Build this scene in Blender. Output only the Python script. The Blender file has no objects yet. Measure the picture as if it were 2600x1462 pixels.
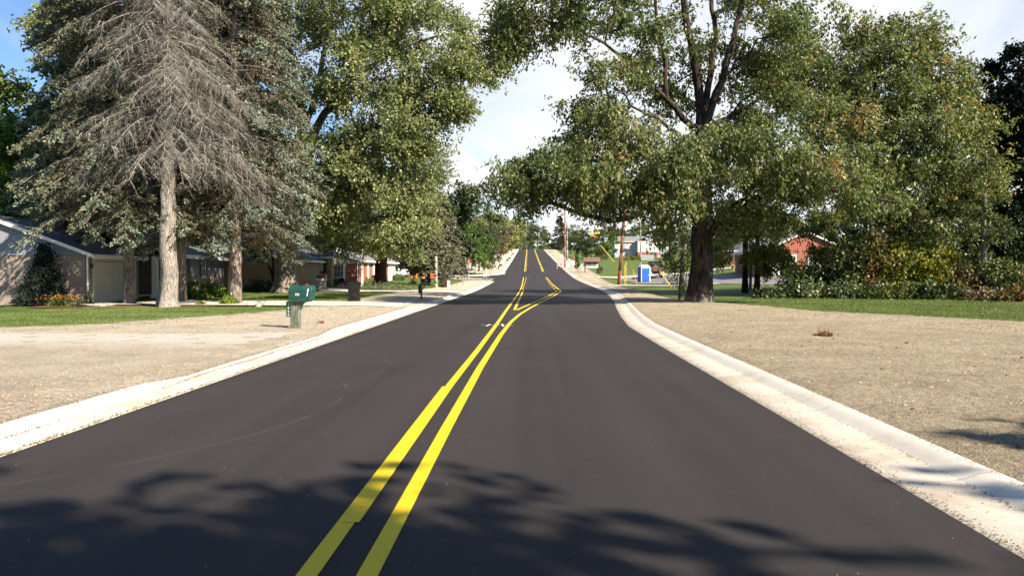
import bpy, bmesh, math, random
import numpy as np
from mathutils import Vector, Matrix
R = math.radians
random.seed(7); rng = np.random.default_rng(7)
SC = bpy.context.scene; COL = SC.collection

# ------------------------------------------------------------------ camera
CAMH = 1.6; PITCH = R(1.174); YAW = R(1.432)
cd = bpy.data.cameras.new('camera'); cam = bpy.data.objects.new('camera', cd); COL.objects.link(cam)
cd.sensor_width = 36; cd.lens = 27.69; cd.clip_end = 6000; cd.clip_start = .1
cam.location = (0, 0, CAMH); cam.rotation_euler = (math.pi/2-PITCH, 0, YAW); SC.camera = cam

# ------------------------------------------------------------------ sun, sky, exposure
SUN_TO = Vector((1.12, -0.95, 1.0)).normalized()      # direction towards the sun
sd = bpy.data.lights.new('sun', 'SUN'); sun = bpy.data.objects.new('sun', sd); COL.objects.link(sun)
sd.energy = 5.0; sd.angle = R(.55); sd.color = (1, .865, .70)
sun.rotation_euler = SUN_TO.to_track_quat('Z', 'Y').to_euler()
SC.view_settings.view_transform = 'Standard'; SC.view_settings.look = 'None'
SC.view_settings.exposure = 1.28; SC.view_settings.gamma = 1
W = bpy.data.worlds.new('World'); SC.world = W; W.use_nodes = True
nt = W.node_tree; N = nt.nodes; L = nt.links
bg = N['Background']; bg.inputs[1].default_value = 1
sky = N.new('ShaderNodeTexSky'); sky.sky_type = 'NISHITA'; sky.sun_disc = False
sky.sun_elevation = math.asin(SUN_TO.z); sky.sun_rotation = math.atan2(SUN_TO.x, SUN_TO.y)
sky.dust_density = .6; sky.air_density = 1.0; sky.ozone_density = 2.0
tc = N.new('ShaderNodeTexCoord'); sep = N.new('ShaderNodeSeparateXYZ'); L.new(tc.outputs['Generated'], sep.inputs[0])
def wmath(op, a, b=None, c=None):
    m = N.new('ShaderNodeMath'); m.operation = op
    for i, v in enumerate((a, b, c)):
        if v is None: continue
        if isinstance(v, (int, float)): m.inputs[i].default_value = v
        else: L.new(v, m.inputs[i])
    return m.outputs[0]
den = wmath('ADD', wmath('MAXIMUM', sep.outputs[2], 0.0), .13)
cx = N.new('ShaderNodeCombineXYZ')
L.new(wmath('DIVIDE', sep.outputs[0], den), cx.inputs[0]); L.new(wmath('MULTIPLY', wmath('DIVIDE', sep.outputs[1], den), .6), cx.inputs[1])
cn = N.new('ShaderNodeTexNoise'); cn.inputs['Scale'].default_value = .9; cn.inputs['Detail'].default_value = 7; cn.inputs['Distortion'].default_value = 1.2
L.new(cx.outputs[0], cn.inputs['Vector'])
# the cloud bank stands ahead and to the right; the sky is clear on the left and overhead/behind
az = wmath('SUBTRACT', sep.outputs[0], wmath('MULTIPLY', sep.outputs[1], -.50))      # x + .5 y : blue to the far left
lat = wmath('SMOOTHSTEP' if False else 'MULTIPLY', az, 2.0)
m1 = wmath('ADD', wmath('MULTIPLY', wmath('SUBTRACT', cn.outputs['Fac'], .5), 3.0), wmath('MINIMUM', wmath('ADD', lat, .02), 1.12))
front = wmath('SUBTRACT', wmath('MULTIPLY', sep.outputs[1], 2.2), .55)
high = wmath('MULTIPLY', wmath('MAXIMUM', wmath('SUBTRACT', sep.outputs[2], .42), 0.0), 4.0)
m2 = wmath('MINIMUM', m1, wmath('SUBTRACT', front, high))
mk = N.new('ShaderNodeClamp'); L.new(wmath('MULTIPLY', wmath('ADD', m2, -.05), .9), mk.inputs[0])
sk = N.new('ShaderNodeVectorMath'); sk.operation = 'MULTIPLY'; L.new(sky.outputs[0], sk.inputs[0]); sk.inputs[1].default_value = (.050, .059, .070)
mx = N.new('ShaderNodeMix'); mx.data_type = 'RGBA'; L.new(mk.outputs[0], mx.inputs[0]); L.new(sk.outputs[0], mx.inputs[6]); mx.inputs[7].default_value = (.46, .465, .475, 1)
L.new(mx.outputs[2], bg.inputs[0])

# ------------------------------------------------------------------ pixel -> world helpers (photo pixels, 2600 x 1462)
CR = np.array(cam.rotation_euler.to_matrix())
def ray(px, py):
    d = CR @ np.array([(px-1300)/2000, -(py-731)/2000, -1.0]); return d/d[1]
def at(px, py, Y):
    d = ray(px, py)*Y; return Vector((d[0], d[1], d[2]+CAMH))
def X(px, Y): return float(ray(px, 690)[0]*Y)

# ------------------------------------------------------------------ terrain
_cx = np.array([-140, -60, -20, -12, -5, 7, 14, 22, 34, 70, 160.])
_ry = np.array([-80, 0, 40, 55, 66, 85, 100, 118, 140, 200, 278, 350, 372, 450, 560, 690, 740, 1000, 3000.])
_z = np.array([
 # -140  -60   -20   -12    -5     7    14    22    34    70   160
 [0,     0,    0,    0,     0,    0,    0,    0,    0,    0,    0],
 [0,     0,    0,    0,     0,    0,    0,    0,    0,    0,    0],
 [0,     0,    0,    0,     0,    0,    0,    0,    0,    0,    0],
 [.1,   .15,  .15,  .05,    0,    0,    0,   .05,  .1,   .2,   .3],
 [.3,   .3,   .25,  .1,     0,    0,    0,   .15,  .3,   .5,   .6],
 [.7,   .7,   .55,  .3,    .2,   .15,  .05,  .3,   .8,   1.2,  1.3],
 [1.3,  1.3,  1.15, .5,    .42,  .35,  .1,   .4,   1.4,  1.9,  2],
 [1.8,  1.8,  1.4,  .75,   .72,  .7,   .35,  .8,   1.9,  2.5,  3],
 [2.6,  2.6,  2.1,  1.6,   1.5,  1.45, 1.35, 1.6,  2.4,  3.4,  4],
 [5,    5,    4.7,  4.4,   4.25, 4.2,  3.7,  3.6,  3.8,  5,    6],
 [9,    9,    8.6,  8.2,   8.0,  7.9,  7.2,  6.8,  6.7,  7.2,  8],
 [12.5, 12.5, 12,   11.8,  11.6, 11.5, 11.2, 10.6, 10.2, 10,   11],
 [13,   13,   12.6, 12.2,  12.0, 12.0, 11.8, 11.3, 11,   11,   12],
 [14,   14,   13.5, 12.9,  12.6, 12.6, 12.8, 13,   13,   13,   14],
 [18,   18,   17,   16.2,  16,   16,   16,   16,   16,   16,   17],
 [25,   25,   24.5, 24.2,  24,   24,   24,   24,   24,   24,   24],
 [26,   26,   25,   25,    25,   25,   25,   25,   25,   25,   25],
 [26,   26,   25,   25,    25,   25,   25,   25,   25,   25,   25],
 [26,   26,   25,   25,    25,   25,   25,   25,   25,   25,   25]])
_ty = np.arange(-100, 3001, 1.0)
_ker = np.exp(-.5*(np.arange(-12, 13)/4.)**2); _ker /= _ker.sum()
_tab = np.array([np.convolve(np.pad(np.interp(_ty, _ry, _z[:, i]), 12, mode='edge'), _ker, mode='valid') for i in range(len(_cx))])
def zt(x, y):
    x = np.asarray(x, float); y = np.asarray(y, float)
    fy = np.clip(y+100, 0, len(_ty)-1.001); iy = fy.astype(int); ty = fy-iy
    xc = np.clip(x, _cx[0], _cx[-1]-1e-6); ix = np.clip(np.searchsorted(_cx, xc, side='right')-1, 0, len(_cx)-2)
    tx = (xc-_cx[ix])/(_cx[ix+1]-_cx[ix]); tx = tx*tx*(3-2*tx)
    a = _tab[ix, iy]*(1-ty)+_tab[ix, iy+1]*ty; b = _tab[ix+1, iy]*(1-ty)+_tab[ix+1, iy+1]*ty
    return a*(1-tx)+b*tx
def z1(x, y): return float(zt(x, y))
def hit(px, py):
    d = ray(px, py); p = 2.0
    for i in range(6000):
        q = p*1.004
        if CAMH+d[2]*q < z1(d[0]*q, q):
            lo, hi = p, q
            for k in range(20):
                m = (lo+hi)/2
                if CAMH+d[2]*m < z1(d[0]*m, m): hi = m
                else: lo = m
            return Vector((d[0]*hi, hi, z1(d[0]*hi, hi)))
        p = q
        if p > 1500: break
    return None
def gp(px, Y):                                         # a point on the ground in the column px at distance Y
    x = X(px, Y); return Vector((x, Y, z1(x, Y)))

# road edges and boundary of the bare shoulders
YL = np.array([-30, 0, 60, 98, 140, 350, 450, 690, 760]); XLv = np.array([-4.58, -4.58, -4.6, -4.65, -4.8, -5.6, -7, -16, -19.])
YR = np.array([-30, 0, 9, 18, 23.2, 28.5, 35, 41.5, 50, 59, 68, 80, 140, 350, 450, 690, 760]); XRv = np.array([2.7, 2.72, 2.76, 2.78, 2.84, 3.2, 3.75, 4.34, 5.0, 5.6, 5.95, 6.15, 6.2, 5.2, 4, -5, -8.])
def xl(y): return np.interp(y, YL, XLv)
def xr(y): return np.interp(y, YR, XRv)
YBR = np.array([-30, 5, 15, 20, 24.2, 27.3, 30, 34.8, 37.6, 39.5, 42, 56, 75, 90, 110, 135, 350, 760]); XBR = np.array([30, 28, 21, 17.2, 15, 13.3, 11.6, 10.8, 9.9, 8.9, 8.5, 8.8, 9.2, 9.6, 10.4, 11.5, 11.5, 0])
YBL = np.array([-30, 10, 19.6, 21.6, 22.6, 24.6, 27, 29, 32, 36, 41, 52, 63, 72, 85, 100, 122, 140, 200, 350, 760]); XBL = np.array([-40, -30, -19, -14.8, -13.4, -12.8, -11.9, -11, -10.7, -10.4, -10.5, -10.5, -10.3, -9.2, -8.8, -8.9, -12, -13, -12, -11.5, -25])
def xbr(y): return np.interp(y, YBR, XBR)
def xbl(y): return np.interp(y, YBL, XBL)

# ------------------------------------------------------------------ object helpers
def tag(o, label=None, cat=None, group=None, kind=None):
    if label: o['label'] = label
    if cat: o['category'] = cat
    if group: o['group'] = group
    if kind: o['kind'] = kind
    return o
def empty(name, loc, label, cat, group=None, rz=0):
    o = bpy.data.objects.new(name, None); COL.objects.link(o); o.location = loc; o.rotation_euler = (0, 0, rz); o.empty_display_size = .3
    return tag(o, label, cat, group)
def link_mesh(name, me, m, parent=None, smooth=False):
    o = bpy.data.objects.new(name, me); COL.objects.link(o)
    if m: me.materials.append(m)
    if smooth: me.polygons.foreach_set('use_smooth', np.ones(len(me.polygons), bool))
    if parent: o.parent = parent
    return o
def np_mesh(name, V, F, attr=None):
    """V (n,3), F (m,k) with constant k"""
    V = np.asarray(V, np.float32); F = np.asarray(F, np.int32); k = F.shape[1]; me = bpy.data.meshes.new(name)
    me.vertices.add(len(V)); me.vertices.foreach_set('co', V.ravel())
    me.loops.add(F.size); me.loops.foreach_set('vertex_index', F.ravel())
    me.polygons.add(len(F)); me.polygons.foreach_set('loop_start', np.arange(0, F.size, k, dtype=np.int32))
    try: me.polygons.foreach_set('loop_total', np.full(len(F), k, np.int32))
    except Exception: pass
    if attr is not None:
        for nm, (dom, val) in attr.items():
            a = me.attributes.new(nm, 'FLOAT', dom); a.data.foreach_set('value', np.asarray(val, np.float32))
    me.update(calc_edges=True); return me
class MB:
    """collects boxes, tubes, prisms and lofts into ONE mesh"""
    def __init__(s): s.v = []; s.f = []
    def add(s, vs, fs, M=None):
        n = len(s.v); s.v += [tuple(M @ Vector(v)) if M else tuple(v) for v in vs]; s.f += [tuple(i+n for i in f) for f in fs]; return s
    def box(s, x0, x1, y0, y1, z0, z1, M=None):
        return s.add([(x0,y0,z0),(x1,y0,z0),(x1,y1,z0),(x0,y1,z0),(x0,y0,z1),(x1,y0,z1),(x1,y1,z1),(x0,y1,z1)],
                     [(0,3,2,1),(4,5,6,7),(0,1,5,4),(1,2,6,5),(2,3,7,6),(3,0,4,7)], M)
    def bar(s, a, b, r, r2=None, k=8, caps=True):
        a = Vector(a); b = Vector(b); r2 = r if r2 is None else r2; d = (b-a).normalized()
        u = d.orthogonal().normalized(); w = d.cross(u)
        vs = [a+(u*math.cos(t)+w*math.sin(t))*r for t in [2*math.pi*i/k for i in range(k)]]+[b+(u*math.cos(t)+w*math.sin(t))*r2 for t in [2*math.pi*i/k for i in range(k)]]
        fs = [(i, (i+1) % k, k+(i+1) % k, k+i) for i in range(k)]
        if caps: fs += [tuple(range(k))[::-1], tuple(range(k, 2*k))]
        return s.add(vs, fs)
    def tube(s, pts, r, k=6):
        for i in range(len(pts)-1):
            ra = r[i] if isinstance(r, (list, tuple)) else r; rb = r[i+1] if isinstance(r, (list, tuple)) else r
            s.bar(pts[i], pts[i+1], ra, rb, k)
        return s
    def prism(s, poly, h0, h1, axis='z', M=None):
        n = len(poly)
        def P(a, b, c): return (a, b, c) if axis == 'z' else ((a, c, b) if axis == 'y' else (c, a, b))
        vs = [P(a, b, h0) for a, b in poly]+[P(a, b, h1) for a, b in poly]
        return s.add(vs, [tuple(range(n))[::-1], tuple(range(n, 2*n))]+[(i, (i+1) % n, n+(i+1) % n, n+i) for i in range(n)], M)
    def lathe(s, prof, c=(0,0,0), k=20):
        n = len(prof); vs = []; fs = []
        for i in range(k):
            t = 2*math.pi*i/k
            vs += [(c[0]+r*math.cos(t), c[1]+r*math.sin(t), c[2]+z) for r, z in prof]
        for i in range(k):
            j = (i+1) % k; fs += [(i*n+q, j*n+q, j*n+q+1, i*n+q+1) for q in range(n-1)]
        return s.add(vs, fs)
    def build(s, name, m, parent=None, smooth=False, bevel=0, seg=2, recalc=True):
        me = bpy.data.meshes.new(name); me.from_pydata(s.v, [], s.f)
        if recalc or bevel:
            bm = bmesh.new(); bm.from_mesh(me)
            bmesh.ops.recalc_face_normals(bm, faces=bm.faces)
            if bevel: bmesh.ops.bevel(bm, geom=[e for e in bm.edges if len(e.link_faces) == 2 and e.calc_face_angle(0) > .5], offset=bevel, segments=seg, profile=.5, affect='EDGES')
            bm.to_mesh(me); bm.free()
        me.update(); o = link_mesh(name, me, m, parent, smooth)
        return o
def text(s, size, loc, rot, m, parent, name='lettering', align='CENTER', sx=1, bold=0, shear=0):
    c = bpy.data.curves.new(name, 'FONT'); c.body = s; c.size = size; c.align_x = align; c.align_y = 'CENTER'; c.extrude = .002; c.offset = bold; c.shear = shear
    o = bpy.data.objects.new(name, c); COL.objects.link(o); o.location = loc; o.rotation_euler = rot; o.scale = (sx, 1, 1)
    c.materials.append(m); bpy.context.view_layer.update(); me = bpy.data.meshes.new_from_object(o.evaluated_get(bpy.context.evaluated_depsgraph_get()))
    bpy.data.objects.remove(o); o = bpy.data.objects.new(name, me); COL.objects.link(o); o.location = loc; o.rotation_euler = rot; o.scale = (sx, 1, 1)
    if not me.materials: me.materials.append(m)
    o.parent = parent; return o

# ------------------------------------------------------------------ materials
def _new(name):
    m = bpy.data.materials.new(name); m.use_nodes = True; nt = m.node_tree; return m, nt, nt.nodes, nt.links, nt.nodes['Principled BSDF']
def noise(N, L, vec, scale, detail=4, rough=.55, dist=0):
    n = N.new('ShaderNodeTexNoise'); n.inputs['Scale'].default_value = scale; n.inputs['Detail'].default_value = detail
    n.inputs['Roughness'].default_value = rough; n.inputs['Distortion'].default_value = dist
    if vec is not None: L.new(vec, n.inputs['Vector'])
    return n.outputs['Fac']
def ramp(N, L, fac, stops):
    r = N.new('ShaderNodeValToRGB'); L.new(fac, r.inputs[0]); e = r.color_ramp.elements
    while len(e) < len(stops): e.new(.5)
    for el, (p, c) in zip(e, stops): el.position = p; el.color = (*c, 1) if len(c) == 3 else c
    return r.outputs[0]
def mapping(N, L, scale=(1,1,1), rot=(0,0,0), coord='Object'):
    t = N.new('ShaderNodeTexCoord'); mp = N.new('ShaderNodeMapping'); L.new(t.outputs[coord], mp.inputs[0])
    mp.inputs['Scale'].default_value = scale; mp.inputs['Rotation'].default_value = rot; return mp.outputs[0]
def bump(N, L, h, strength, dist, b):
    bp = N.new('ShaderNodeBump'); bp.inputs['Strength'].default_value = strength; bp.inputs['Distance'].default_value = dist
    L.new(h, bp.inputs['Height']); L.new(bp.outputs[0], b.inputs['Normal']); return bp
def mixc(N, L, fac, a, b, mode='MIX'):
    m = N.new('ShaderNodeMix'); m.data_type = 'RGBA'; m.blend_type = mode
    for i, v in ((0, fac), (6, a), (7, b)):
        if isinstance(v, (int, float)): m.inputs[i].default_value = v
        elif isinstance(v, tuple): m.inputs[i].default_value = (*v, 1) if len(v) == 3 else v
        else: L.new(v, m.inputs[i])
    return m.outputs[2]
def plain(name, c, rough=.6, var=.15, scale=6, metal=0, bmp=.1, spec=.35):
    m, nt, N, L, b = _new(name); v = mapping(N, L); n1 = noise(N, L, v, scale, 5)
    lo = tuple(x*(1-var) for x in c); hi = tuple(min(1, x*(1+var)) for x in c)
    L.new(ramp(N, L, n1, [(.3, lo), (.7, hi)]), b.inputs['Base Color']); b.inputs['Roughness'].default_value = rough
    b.inputs['Metallic'].default_value = metal; b.inputs['Specular IOR Level'].default_value = spec
    if bmp: bump(N, L, noise(N, L, v, scale*6, 3), bmp, .01, b)
    return m
def brick(name, c1, c2, mortar, bw=.21, bh=.07):
    m, nt, N, L, b = _new(name); t = N.new('ShaderNodeTexCoord'); s = N.new('ShaderNodeSeparateXYZ'); L.new(t.outputs['Object'], s.inputs[0])
    a = N.new('ShaderNodeMath'); a.operation = 'ADD'; L.new(s.outputs[0], a.inputs[0]); L.new(s.outputs[1], a.inputs[1])
    c = N.new('ShaderNodeCombineXYZ'); L.new(a.outputs[0], c.inputs[0]); L.new(s.outputs[2], c.inputs[1])
    k = N.new('ShaderNodeTexBrick'); L.new(c.outputs[0], k.inputs['Vector']); k.inputs['Scale'].default_value = 1
    k.inputs['Brick Width'].default_value = bw; k.inputs['Row Height'].default_value = bh; k.inputs['Mortar Size'].default_value = .008
    k.inputs['Color1'].default_value = (*c1, 1); k.inputs['Color2'].default_value = (*c2, 1); k.inputs['Mortar'].default_value = (*mortar, 1)
    n1 = noise(N, L, mapping(N, L), 1.3, 5)
    L.new(mixc(N, L, .5, k.outputs[0], ramp(N, L, n1, [(.3, (.75,.75,.75)), (.7, (1,1,1))]), 'MULTIPLY'), b.inputs['Base Color'])
    b.inputs['Roughness'].default_value = .85; b.inputs['Specular IOR Level'].default_value = .2
    inv = N.new('ShaderNodeMath'); inv.operation = 'SUBTRACT'; inv.inputs[0].default_value = 1; L.new(k.outputs['Fac'], inv.inputs[1])
    bump(N, L, inv.outputs[0], .5, .01, b); return m
def siding(name, c, step=.11, axis=2):
    m, nt, N, L, b = _new(name); t = N.new('ShaderNodeTexCoord'); s = N.new('ShaderNodeSeparateXYZ'); L.new(t.outputs['Object'], s.inputs[0])
    d = N.new('ShaderNodeMath'); d.operation = 'DIVIDE'; L.new(s.outputs[axis], d.inputs[0]); d.inputs[1].default_value = step
    f = N.new('ShaderNodeMath'); f.operation = 'FRACT'; L.new(d.outputs[0], f.inputs[0])
    n1 = noise(N, L, mapping(N, L), 1.1, 5)
    L.new(ramp(N, L, n1, [(.3, tuple(x*.85 for x in c)), (.7, c)]), b.inputs['Base Color'])
    b.inputs['Roughness'].default_value = .55; iv = N.new('ShaderNodeMath'); iv.operation = 'SUBTRACT'; iv.inputs[0].default_value = 1; L.new(f.outputs[0], iv.inputs[1])
    bump(N, L, iv.outputs[0], .9, .02, b); return m
def shingle(name, c):
    m, nt, N, L, b = _new(name); v = mapping(N, L, (1, 1, 2.5)); k = N.new('ShaderNodeTexBrick'); L.new(mapping(N, L, (1, 1, 1)), k.inputs['Vector'])
    k.inputs['Scale'].default_value = 1; k.inputs['Brick Width'].default_value = .3; k.inputs['Row Height'].default_value = .14; k.inputs['Mortar Size'].default_value = .006
    k.inputs['Color1'].default_value = (*c, 1); k.inputs['Color2'].default_value = (*[x*.72 for x in c], 1); k.inputs['Mortar'].default_value = (*[x*.4 for x in c], 1)
    L.new(mixc(N, L, .6, k.outputs[0], ramp(N, L, noise(N, L, v, 2, 6), [(.3, (.65,.65,.65)), (.7, (1,1,1))]), 'MULTIPLY'), b.inputs['Base Color'])
    b.inputs['Roughness'].default_value = .9; bump(N, L, noise(N, L, v, 40, 2), .4, .01, b); return m
def leafmat(name, stops, rough=.45, trans=.28, spec=.35, hue_scale=.35):
    """leaf colour from a per-leaf value (attribute v), shifted by slow noise over the crown"""
    m, nt, N, L, b = _new(name); a = N.new('ShaderNodeAttribute'); a.attribute_name = 'v'
    n1 = noise(N, L, mapping(N, L), hue_scale, 3)
    mm = N.new('ShaderNodeMath'); mm.operation = 'MULTIPLY_ADD'; L.new(n1, mm.inputs[0]); mm.inputs[1].default_value = 1.1; mm.inputs[2].default_value = -.55
    ad = N.new('ShaderNodeMath'); ad.operation = 'ADD'; L.new(a.outputs['Fac'], ad.inputs[0]); L.new(mm.outputs[0], ad.inputs[1])
    c = ramp(N, L, ad.outputs[0], stops); L.new(c, b.inputs['Base Color']); b.inputs['Roughness'].default_value = rough; b.inputs['Specular IOR Level'].default_value = spec
    t = N.new('ShaderNodeBsdfTranslucent'); L.new(mixc(N, L, 1.0, c, (1.25, 1.15, .5), 'MULTIPLY'), t.inputs[0])
    mx = N.new('ShaderNodeMixShader'); mx.inputs[0].default_value = trans; L.new(b.outputs[0], mx.inputs[1]); L.new(t.outputs[0], mx.inputs[2])
    L.new(mx.outputs[0], N['Material Output'].inputs[0]); return m
def bark(name, c1, c2, scale=4, lichen=None):
    m, nt, N, L, b = _new(name); v = mapping(N, L, (1, 1, .22)); n1 = noise(N, L, v, scale*2.2, 7, .65, .6)
    c = ramp(N, L, n1, [(.38, c1), (.60, c2)]); n0 = noise(N, L, mapping(N, L), .9, 4); c = mixc(N, L, .8, c, ramp(N, L, n0, [(.35, (.6,.6,.6)), (.65, (1.15,1.12,1.1))]), 'MULTIPLY')
    if lichen:                                              # pale lichen grows on the root collar
        sp = N.new('ShaderNodeSeparateXYZ'); L.new(mapping(N, L), sp.inputs[0]); md = N.new('ShaderNodeMath'); md.operation = 'MULTIPLY_ADD'; L.new(sp.outputs[2], md.inputs[0]); md.inputs[1].default_value = -.42; L.new(noise(N, L, mapping(N, L), 3.4, 6), md.inputs[2])
        c = mixc(N, L, ramp(N, L, md.outputs[0], [(.34, (0,0,0)), (.42, (.65,.65,.65))]), c, lichen)
    L.new(c, b.inputs['Base Color']); b.inputs['Roughness'].default_value = .9; b.inputs['Specular IOR Level'].default_value = .15
    bump(N, L, n1, 1.0, .12, b); return m
M = {}
# ------------------------------------------------------------------ ground materials
def m_asphalt():
    m, nt, N, L, b = _new('asphalt'); v = mapping(N, L); fine = noise(N, L, v, 150, 4, .85)
    lanes = noise(N, L, mapping(N, L, (1.5, .03, 1)), 1.0, 5); big = noise(N, L, v, .35, 5)
    c = ramp(N, L, fine, [(.32, (.0145, .0131, .0133)), (.5, (.031, .0280, .0276)), (.7, (.055, .049, .0475))])
    c = mixc(N, L, .8, c, ramp(N, L, lanes, [(.35, (.78,.79,.81)), (.65, (1.20,1.14,1.09))]), 'MULTIPLY')
    c = mixc(N, L, .8, c, ramp(N, L, big, [(.3, (.86,.86,.88)), (.7, (1.12,1.1,1.08))]), 'MULTIPLY')
    dust = noise(N, L, v, 34, 2, .5); c = mixc(N, L, ramp(N, L, dust, [(.745, (0,0,0)), (.79, (.3,.3,.3))]), c, (.30, .26, .21))
    # faint curved tyre scuffs where vehicles swing into the driveways
    def arc(cx_, cy_, r_, w_, c):
        g = N.new('ShaderNodeVectorMath'); g.operation = 'DISTANCE'; L.new(mapping(N, L, (1, 1, 0)), g.inputs[0]); g.inputs[1].default_value = (cx_, cy_, 0)
        s_ = N.new('ShaderNodeMath'); s_.operation = 'SUBTRACT'; L.new(g.outputs['Value'], s_.inputs[0]); s_.inputs[1].default_value = r_
        a_ = N.new('ShaderNodeMath'); a_.operation = 'ABSOLUTE'; L.new(s_.outputs[0], a_.inputs[0])
        f = ramp(N, L, a_.outputs[0], [(0, (.09,.09,.09)), (w_, (0,0,0))])
        br = ramp(N, L, noise(N, L, v, .8, 3), [(.42, (0,0,0)), (.6, (1,1,1))])
        return mixc(N, L, mixc(N, L, 1.0, f, br, 'MULTIPLY'), c, (.30, .27, .23))
    c = arc(-7.6, 9.5, 5.2, .035, c); c = arc(-7.3, 12.6, 4.9, .03, c)
    L.new(c, b.inputs['Base Color']); b.inputs['Roughness'].default_value = .82; b.inputs['Specular IOR Level'].default_value = .28
    bump(N, L, fine, .55, .008, b); return m
def m_concrete(name, c=(.50, .46, .39), joint=None, dirt=(.36, .29, .19), amt=.55):
    m, nt, N, L, b = _new(name); v = mapping(N, L); n1 = noise(N, L, v, 1.1, 7, .65); n2 = noise(N, L, v, 90, 3)
    col = ramp(N, L, n2, [(.3, tuple(x*.84 for x in c)), (.7, tuple(min(1, x*1.08) for x in c))])
    d = ramp(N, L, n1, [(.47, (0,0,0)), (.72, (amt,)*3)]); col = mixc(N, L, d, col, dirt)
    sp = noise(N, L, v, 45, 2, .5); col = mixc(N, L, ramp(N, L, sp, [(.70, (0,0,0)), (.74, (.6,.6,.6))]), col, (.16, .13, .10))
    if joint:
        s = N.new('ShaderNodeSeparateXYZ'); L.new(v, s.inputs[0]); dv = N.new('ShaderNodeMath'); dv.operation = 'DIVIDE'; L.new(s.outputs[1], dv.inputs[0]); dv.inputs[1].default_value = joint
        f = N.new('ShaderNodeMath'); f.operation = 'FRACT'; L.new(dv.outputs[0], f.inputs[0])
        col = mixc(N, L, ramp(N, L, f.outputs[0], [(0, (.75,.75,.75)), (.02/joint, (0,0,0))]), col, (.12, .10, .08))
    L.new(col, b.inputs['Base Color']); b.inputs['Roughness'].default_value = .85; b.inputs['Specular IOR Level'].default_value = .2
    bump(N, L, n2, .3, .006, b); return m
def m_dirt(name, a=(.190, .160, .110), bcol=(.53, .465, .342), hi=(.80, .73, .57), grass=True, sc=1.0):
    m, nt, N, L, b = _new(name); v = mapping(N, L)
    vo = N.new('ShaderNodeTexVoronoi'); vo.inputs['Scale'].default_value = 22*sc; L.new(v, vo.inputs['Vector'])
    n1 = noise(N, L, mapping(N, L, (1, 1.6, 1)), 55*sc, 4, .7); n2 = noise(N, L, v, .8, 6, .6); n3 = noise(N, L, v, 9*sc, 5, .65)
    c = ramp(N, L, n1, [(.40, a), (.51, bcol), (.64, hi)])
    c = mixc(N, L, .85, c, ramp(N, L, n3, [(.34, (.62,.60,.57)), (.55, (1,1,1)), (.75, (1.08,1.06,1.0))]), 'MULTIPLY')
    c = mixc(N, L, .8, c, ramp(N, L, n2, [(.34, (.76,.72,.66)), (.62, (1.06,1.04,1.02))]), 'MULTIPLY')
    if grass:
        at_ = N.new('ShaderNodeAttribute'); at_.attribute_name = 'edge'
        ad = N.new('ShaderNodeMath'); ad.operation = 'MULTIPLY_ADD'; L.new(noise(N, L, v, 3.5, 6, .75), ad.inputs[0]); ad.inputs[1].default_value = 4.2; L.new(at_.outputs['Fac'], ad.inputs[2])
        g = ramp(N, L, ad.outputs[0], [(.0, (0,0,0)), (1, (0,0,0))]) if False else None
        sb = N.new('ShaderNodeMapRange'); L.new(ad.outputs[0], sb.inputs[0]); sb.inputs[1].default_value = 1.75; sb.inputs[2].default_value = 3.2; sb.inputs[3].default_value = .85; sb.inputs[4].default_value = 0
        c = mixc(N, L, sb.outputs[0], c, ramp(N, L, n1, [(.35, (.05,.085,.018)), (.65, (.13,.18,.045))]))
    if name == 'gravel pad':                               # pale slab showing through where the tracked-on dirt thins out towards the far side
        sp = N.new('ShaderNodeSeparateXYZ'); L.new(v, sp.inputs[0]); mr = N.new('ShaderNodeMapRange'); L.new(sp.outputs[1], mr.inputs[0]); mr.inputs[1].default_value = 14.0; mr.inputs[2].default_value = 18.6; mr.inputs[3].default_value = -.45; mr.inputs[4].default_value = .85
        ad = N.new('ShaderNodeMath'); ad.operation = 'ADD'; L.new(mr.outputs[0], ad.inputs[0]); L.new(noise(N, L, mapping(N, L, (.5, 1.6, 1)), 1.3, 7, .7), ad.inputs[1])
        c = mixc(N, L, ramp(N, L, ad.outputs[0], [(.40, (0,0,0)), (.95, (.9,.9,.9))]), c, (.80, .76, .68))
    L.new(c, b.inputs['Base Color']); b.inputs['Roughness'].default_value = .95; b.inputs['Specular IOR Level'].default_value = .12
    h = N.new('ShaderNodeMath'); h.operation = 'ADD'; L.new(n1, h.inputs[0]); L.new(n3, h.inputs[1]); bump(N, L, h.outputs[0], 1.0, .075, b); return m
def m_grass(name='lawn grass'):
    m, nt, N, L, b = _new(name); v = mapping(N, L); f1 = noise(N, L, mapping(N, L, (1, 1, 1)), 38, 4, .8); f2 = noise(N, L, v, .55, 6, .65)
    st = noise(N, L, mapping(N, L, (.12, .9, 1), (0, 0, .35)), 1.0, 2)
    c = ramp(N, L, f1, [(.32, (.030, .052, .012)), (.52, (.088, .148, .032)), (.72, (.19, .245, .075))])
    c = mixc(N, L, ramp(N, L, f2, [(.45, (0,0,0)), (.72, (.6,.6,.6))]), c, (.17, .155, .06))
    c = mixc(N, L, .8, c, ramp(N, L, st, [(.44, (.68,.76,.70)), (.54, (1.18,1.14,1.05))]), 'MULTIPLY')
    L.new(c, b.inputs['Base Color']); b.inputs['Roughness'].default_value = .8; b.inputs['Specular IOR Level'].default_value = .15
    bump(N, L, f1, 1.0, .06, b); return m
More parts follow.
